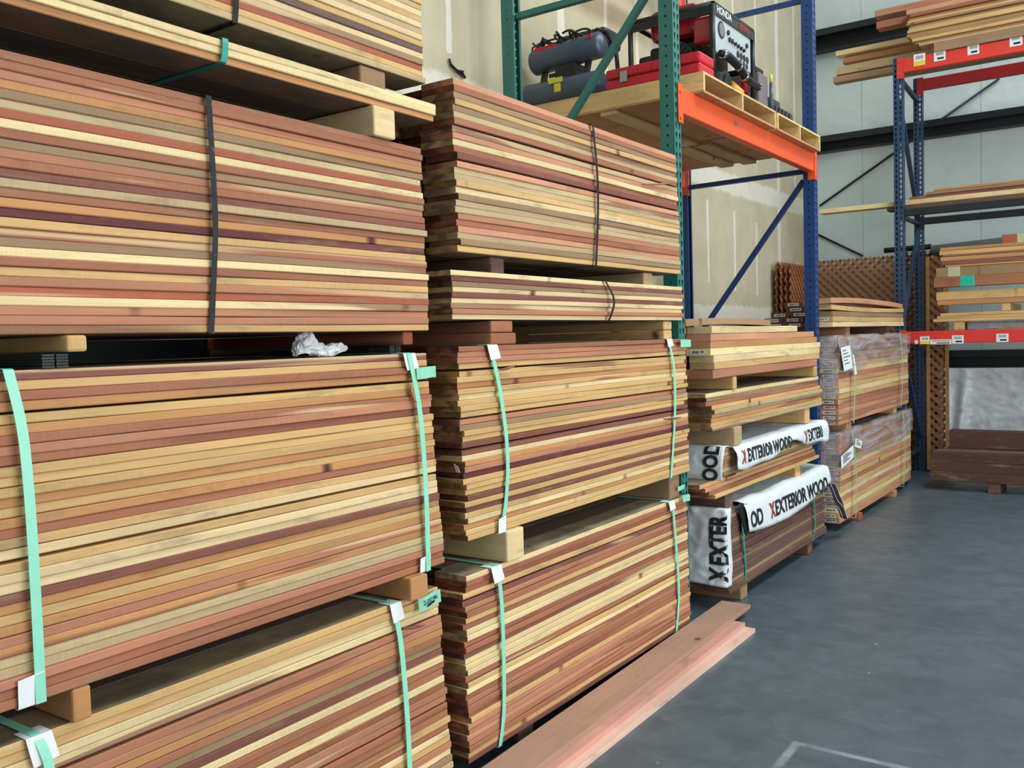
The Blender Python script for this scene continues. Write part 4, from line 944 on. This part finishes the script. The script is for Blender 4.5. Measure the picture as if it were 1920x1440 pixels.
def stick(par, px0, py0, px1, py1, yellow=False, yp=RY - .005):
    a = at(px0, py0, 'y', yp); b = at(px1, py1, 'y', yp); bm = bmesh.new(); z0, z1 = min(a.z, b.z), max(a.z, b.z)
    bx(bm, a.x, b.x, yp - .0015, yp, z0, z1); x = a.x + .02
    if yellow: bx(bm, a.x, b.x, yp - .002, yp - .0015, z0, z0 + (z1 - z0) * .4, 2)
    while x < b.x - .02: bx(bm, x, x + .005, yp - .0022, yp - .0015, z1 - (z1 - z0) * .45, z1 - (z1 - z0) * .15, 1); x += .011
    bx(bm, a.x + (b.x - a.x) * .3, b.x - .015, yp - .0022, yp - .0015, z0 + (z1 - z0) * .15, z0 + (z1 - z0) * .35, 1) if not yellow else None
    o = obj('price_sticker', bm, ('white', 'ink', 'yellow'), par); o['label'] = 'white sticker with yellow lower part' if yellow else 'white sticker with black print'
for q in ((1713, 103, 1735, 121, True), (1751, 97, 1773, 112), (1814, 85, 1836, 100), (1893, 68, 1917, 84)): stick(b2, *q)
for q in ((1725, 631, 1743, 645, True), (1785, 629, 1807, 644), (1868, 626, 1891, 641), (1744, 637, 1784, 645), (1715, 638, 1721, 645)): stick(b3, *q)

rr = random.Random(77)
def xb(label, key, x0, x1, z0, z1, y=RY + .03, W=.14, nm='rack_board', group=None, tilt=0, mats=('plain_x', 'plain_end'), n=8):
    bm = board_bm(x1 - x0, W, z1 - z0, rr, n=n, axis='x', ch=.0025)
    o = obj(nm, bm, mats, loc=((x0 + x1) / 2, y + W / 2, (z0 + z1) / 2), rot=(0, tilt, 0)); tint(o, key, rr); return tag(o, label, 'board', group)
XR = .9
# low shelf, from the beam up
RC = dict(G1=('y', 1.565, 1.648), G2=('y', 1.775, 1.852), G2b=('o', 1.727, 1.773))
for z in (1.482, ):
    for x in (-1.55, -.2): xb_ = runner('tan spacer block on the low rack shelf, %s' % ('left' if x < -1 else 'right'), RY + .03, RY + .9, z, z + .08, 'y', x + .09, x)
for i in range(3): xb('golden board, %s of the lowest three on the low rack shelf' % ('lower', 'middle', 'upper')[i], 'y', -1.725 + .03 * i, XR, 1.563 + i * .028, 1.589 + i * .028, y=RY + .02 + .01 * i)
for x in (-1.15, .2): runner('tan spacer between the golden boards, %s' % ('left' if x < -1 else 'right'), RY + .04, RY + .9, 1.6475, 1.7205, 'y', x + .07, x)
xb('orange tan board under the thick golden board', 'o', -1.69, XR, 1.722, 1.768)
xb('thick golden board above the spacer on the low rack shelf', 'y', -1.70, XR, 1.770, 1.848)
for x in (-.83, .3): runner('reddish spacer below the taped board, %s' % ('left' if x < -.5 else 'right'), RY + .04, RY + .9, 1.849, 1.888, 'r', x + .07, x)
tp = xb('thick red board with shiny green tape on the low rack shelf', 'r', -1.715, XR, 1.89, 1.986, y=RY + .0)
tp2 = xb('brown board with clear tape above the green-taped board', 'g', -1.70, XR, 1.989, 2.075, y=RY + .03)
for px0, px1, o_, mt, z0, z1, lb in ((1800, 1827, tp, 'tape_green', 1.888, 1.988, 'shiny green tape'), (1776, 1799, tp2, 'tape_clear', 1.987, 2.077, 'clear tape')):
    a = at(px0, 530, 'y', RY).x; b = at(px1, 530, 'y', RY).x; bm = bmesh.new(); c = o_.location; bx(bm, a - c.x, b - c.x, -.072, .0725, z0 - c.z, z1 - c.z, 0, .003); t2 = obj('tape', bm, mt, o_); t2['label'] = lb
for i, (k, z0, z1, x0) in enumerate((('o', 2.077, 2.095, -1.62), ('m', 2.097, 2.135, -1.65), ('o', 2.137, 2.175, -1.66), ('r', 2.178, 2.192, -1.64), ('y', 2.194, 2.232, -1.67), ('o', 2.234, 2.262, -1.665))):
    xb('%s board, %s from the bottom of the top pile on the low rack shelf' % (TONE[k][1], ('first', 'second', 'third', 'fourth', 'fifth', 'sixth')[i]), k, x0, XR, z0, z1, y=RY + .03)
bm = bmesh.new(); bx(bm, -1.15, -.75, RY + .08, RY + .2, 2.265, 2.345, 0, .004); oc = tag(obj('wrapped_offcut', bm, 'plain_x'), 'short red offcut block on the top pile of the low shelf', 'block'); oc.color = lin('a8603e')
bm = bmesh.new(); bx(bm, -1.03, -.749, RY + .078, RY + .202, 2.263, 2.347, 0, .004); obj('tape_band', bm, 'tape_clear', oc)
def lump(name, label, x0, x1, y0, y1, z0, z1, mat, seed, cat, n=24, amp=.03):
    bm = bmesh.new(); G = []
    for i in range(n + 1):
        row = []
        for j in range(13):
            s = j / 12; x = x0 + (x1 - x0) * i / n
            if s < .5: p = Vector((x, y0, z0 + (z1 - z0) * s * 2))
            else: p = Vector((x, y0 + (y1 - y0) * (s - .5) * 2, z1))
            w_ = wrinkle(x * 1.8, s * .9, seed, amp) * (0 if j == 0 else 1); p += Vector((0, -abs(w_) * .4, -abs(w_) * .6)); row.append(bm.verts.new(p))
        G.append(row)
    for i in range(n):
        for j in range(12): bm.faces.new((G[i][j], G[i + 1][j], G[i + 1][j + 1], G[i][j + 1]))
    for row in (G[0], G[-1]):
        c = bm.verts.new((row[0].co.x, y1, z0)); bm.faces.new(row + [c])
    return tag(obj(name, bm, mat, smooth=True), label, cat)
lump('film_bundle', 'grey crumpled film bundle on the low rack shelf beam', -1.44, -.9, RY + .06, RY + .5, 1.482, 1.556, 'greyfilm', 3, 'film')
# things on the rear side of the low shelf: strips hanging below the beam
# mid-height long boards
xb('long thin pale board at mid height reaching left past the rack post', 'p', -2.80, XR, 2.705, 2.75, y=RY + .08, W=.14)
xb('long dark board under the pale one at mid height', 'n', -2.15, XR, 2.663, 2.703, y=RY + .085)
xb('long dark reddish board behind the pale one at mid height', 'm', -1.95, XR, 2.752, 2.782, y=RY + .11)
xb('thin tan board, upper one at mid height', 'g', -1.80, XR, 2.784, 2.812, y=RY + .10)
xb('thin reddish board, topmost at mid height', 'o', -1.73, XR, 2.814, 2.835, y=RY + .10)
# top shelf pile
zt = 4.084
def xp(label, key, px, pt, pb, y, x1=XR, W=.14):
    p = at(px, pt, 'y', y); q = at(px, pb, 'y', y); return xb(label, key, p.x, x1, q.z, p.z, y=y, W=W)
xp('tan board lying lowest on the top shelf, sticking out farthest left', 'g', 1562, 145, 156, RY + .34, W=.12)
xp('greenish grey board on the lowest tan one of the top shelf', 'G', 1567, 126, 141, RY + .36, W=.12)
xp('orange brown board sticking out left over the greenish one', 'o', 1580, 109, 119, RY + .44, W=.12)
xp('pale cream board sticking out left from the top shelf', 'p', 1567, 96, 105, RY + .40, W=.14)
zz = zt
keys = 'gGoygoyGogyorK'
names = 'dark wide base|tan|orange|golden|brown|tan orange|yellow|cream|orange tan|weathered|golden tan|orange brown|red|pink topmost'.split('|')
zlist = [.085, .022, .02, .03, .022, .03, .025, .02, .022, .022, .02, .025, .03, .045]
z = zt
for i, (k, h) in enumerate(zip(keys, zlist)):
    xl = -1.80 - (.03 * i if i < 4 else .11 + .01 * ((i * 7) % 4)) + (.10 if i == 0 else 0)
    xb('%s board, %s up in the high pile on the top rack shelf' % (TONE[k][1], ORD[i] if i else 'first'), 'g' if i == 0 else k, xl, XR, z, z + h, y=RY - .02 + .012 * (i % 3), W=.16 if i else .2); z += h + .002
xp('short reddish board sticking out left near the top of the high pile', 'k', 1640, 20, 32, RY + .12, -1.2)
xp('second short reddish board sticking out left below the first', 'r', 1643, 41, 54, RY + .12, -1.2)
xb('thin brown board behind the red beam end on the top shelf', 'g', -2.2, -.6, zt + .0, zt + .03, y=RY + .60, W=.12)
# dark lumber pile on the floor
for i in range(3):
    xb('dark brown timber, %s of the front three on the floor at right' % ('lowest', 'middle', 'top')[i], '54392f', -1.705 + .004 * i, XR, .092 + i * .09, .18 + i * .09, y=9.16, W=.10, nm='dark_timber', mats=('plain_x', 'plain_end'))
for j in range(1, 3):
    for i in range(3): xb('dark brown timber, %s in row %s behind the front three' % (('lowest', 'middle', 'top')[i], ('', 'two', 'three')[j]), '54392f', -1.69, XR, .092 + i * .09, .18 + i * .09, y=9.16 + j * .105, W=.10, nm='dark_timber', mats=('plain_x', 'plain_end'), n=2)
xb('dark brown timber lying on top at the back of the floor pile', '54392f', -1.60, XR, .363, .53, y=9.49, W=.16, nm='dark_timber', mats=('plain_x', 'plain_end'))
xb('dark brown timber under the raised rear timber of the floor pile', '54392f', -1.62, XR, .092, .361, y=9.49, W=.16, nm='dark_timber', mats=('plain_x', 'plain_end'))
for lb, x in (('left', -1.23), ('right', .1)): runner('grey foot block under the dark timbers, %s' % lb, 9.17, 9.62, 0, .09, 'd', x + .10, x)

# white plastic sheet hanging on the back wall below the girt, with a slack fold at left
def posS(u, v):
    x = -1.90 + 3.6 * u; z = 1.08 - 1.0 * v; w_ = wrinkle(x * .9, z * 1.1, 8.8, .02) + .03 * (v ** 2) * abs(noise.noise(Vector((x * 7, z * 6, 2))))
    fold = .10 * math.exp(-((x + 1.62 + .09 * v) / .05) ** 2) * (.2 + v) + .08 * math.exp(-((x + 1.83) / .06) ** 2) * (.4 + v)
    return Vector((x, 10.62 - w_ - fold, z))
sheet('plastic_sheet', posS, 160, 50, ('crumple',), label='white crumpled plastic sheet hanging below the dark girt on the back wall', cat='plastic sheet')
# grey pipe along the back wall and dark strip
bm = bmesh.new(); tube(bm, [(-1.93, 10.55, 2.33), (RX - 1.5, 10.55, 2.60)], .055, 16); tag(obj('grey_pipe', bm, 'pipe'), 'grey pipe lying along the back wall above the low shelf', 'pipe')
bm = bmesh.new(); tube(bm, [(-2.42, 10.57, 2.37), (-1.95, 10.57, 2.375)], .03, 10); tag(obj('dark_tube', bm, 'black'), 'dark tube lying on top of the lattice panels at the back wall', 'tube')

# ------------------------------------------------------------------ lattice panels
def lattice(label, x0, x1, z0, z1, y, key='b07f56', lean=.0, framew=.035, pitch=.092, rot=None, frame_=True, key2='8e5c42'):
    r = thing('lattice_panel', label, 'lattice panel', (0, 0, 0)); W_, H = x1 - x0, z1 - z0
    for lay, sgn in ((0, 1), (1, -1)):
        bm = bmesh.new(); c = -H
        k = -H if sgn == 1 else 0
        rng2 = random.Random(lay)
        t0 = -H
        while t0 < W_ + H:
            # line x = t0 + sgn*z (clip to panel)
            pts = []
            if sgn == 1: za, zb = max(0, -t0), min(H, W_ - t0)
            else: za, zb = max(0, t0 - W_), min(H, t0)
            if zb - za > .03:
                a = Vector((x0 + t0 + sgn * za, y - lay * .008, z0 + za)); b = Vector((x0 + t0 + sgn * zb, y - lay * .008, z0 + zb)); bar(bm, a, b, .007, .036, 0, Vector((-(b - a).z, 0, (b - a).x)).normalized())
            t0 += pitch
        o = obj('slats', bm, 'plain_x', r); o.color = lin(key if lay else key2)
    if frame_:
        bm = bmesh.new()
        for x in (x0, x1): bx(bm, x - framew / 2, x + framew / 2, y - .026, y - .0125, z0, z1)
        o = obj('edge_batten', bm, 'plain_x', r); o.color = lin('b98a58')
    return r
l1 = lattice('brown diagonal lattice panel leaning on the back wall behind the blue post', -3.27, -2.33, .02, 2.31, 10.66, frame_=False)
l2 = lattice('darker lattice panel beside the rack post at the back wall', -2.30, -1.86, .02, 2.34, 10.66, key='7a4e3a', key2='5c3a2c', frame_=True)
l3_ = lattice('lattice panel with tan edge battens behind the low rack shelf', -1.94, -1.76, .02, 2.25, 10.36, key='a0704a')
for i in range(4):
    rt = lattice('lattice panel, %s of four leaning on the drywall corner' % ('first', 'second', 'third', 'fourth')[i], 0, .9, 0, 2.22 - .01 * i, 0, frame_=False, key='a5683f' if i % 2 else '8a4f36')
    rt.location = (-3.04 + .045 * i, 9.42 - .0 * i, .02); rt.rotation_euler = (0, 0, math.radians(90)); 
    rt.rotation_euler = (math.radians(0), math.radians(0), math.radians(90))
    rt.location.x = -3.24 + .05 * i

bm = bmesh.new(); tube(bm, [at(*q, 'x', LX + .015) for q in ((842, 110), (846, 122), (856, 132), (864, 136), (872, 146))], [.006, .009, .008, .014, .008], 8)
tube(bm, [at(*q, 'x', LX + .03) for q in ((856, 131), (862, 133), (869, 134))], .006, 6); tag(obj('wire_stub', bm, 'black'), 'short black wire stub poking out of the drywall above the middle column', 'wire')
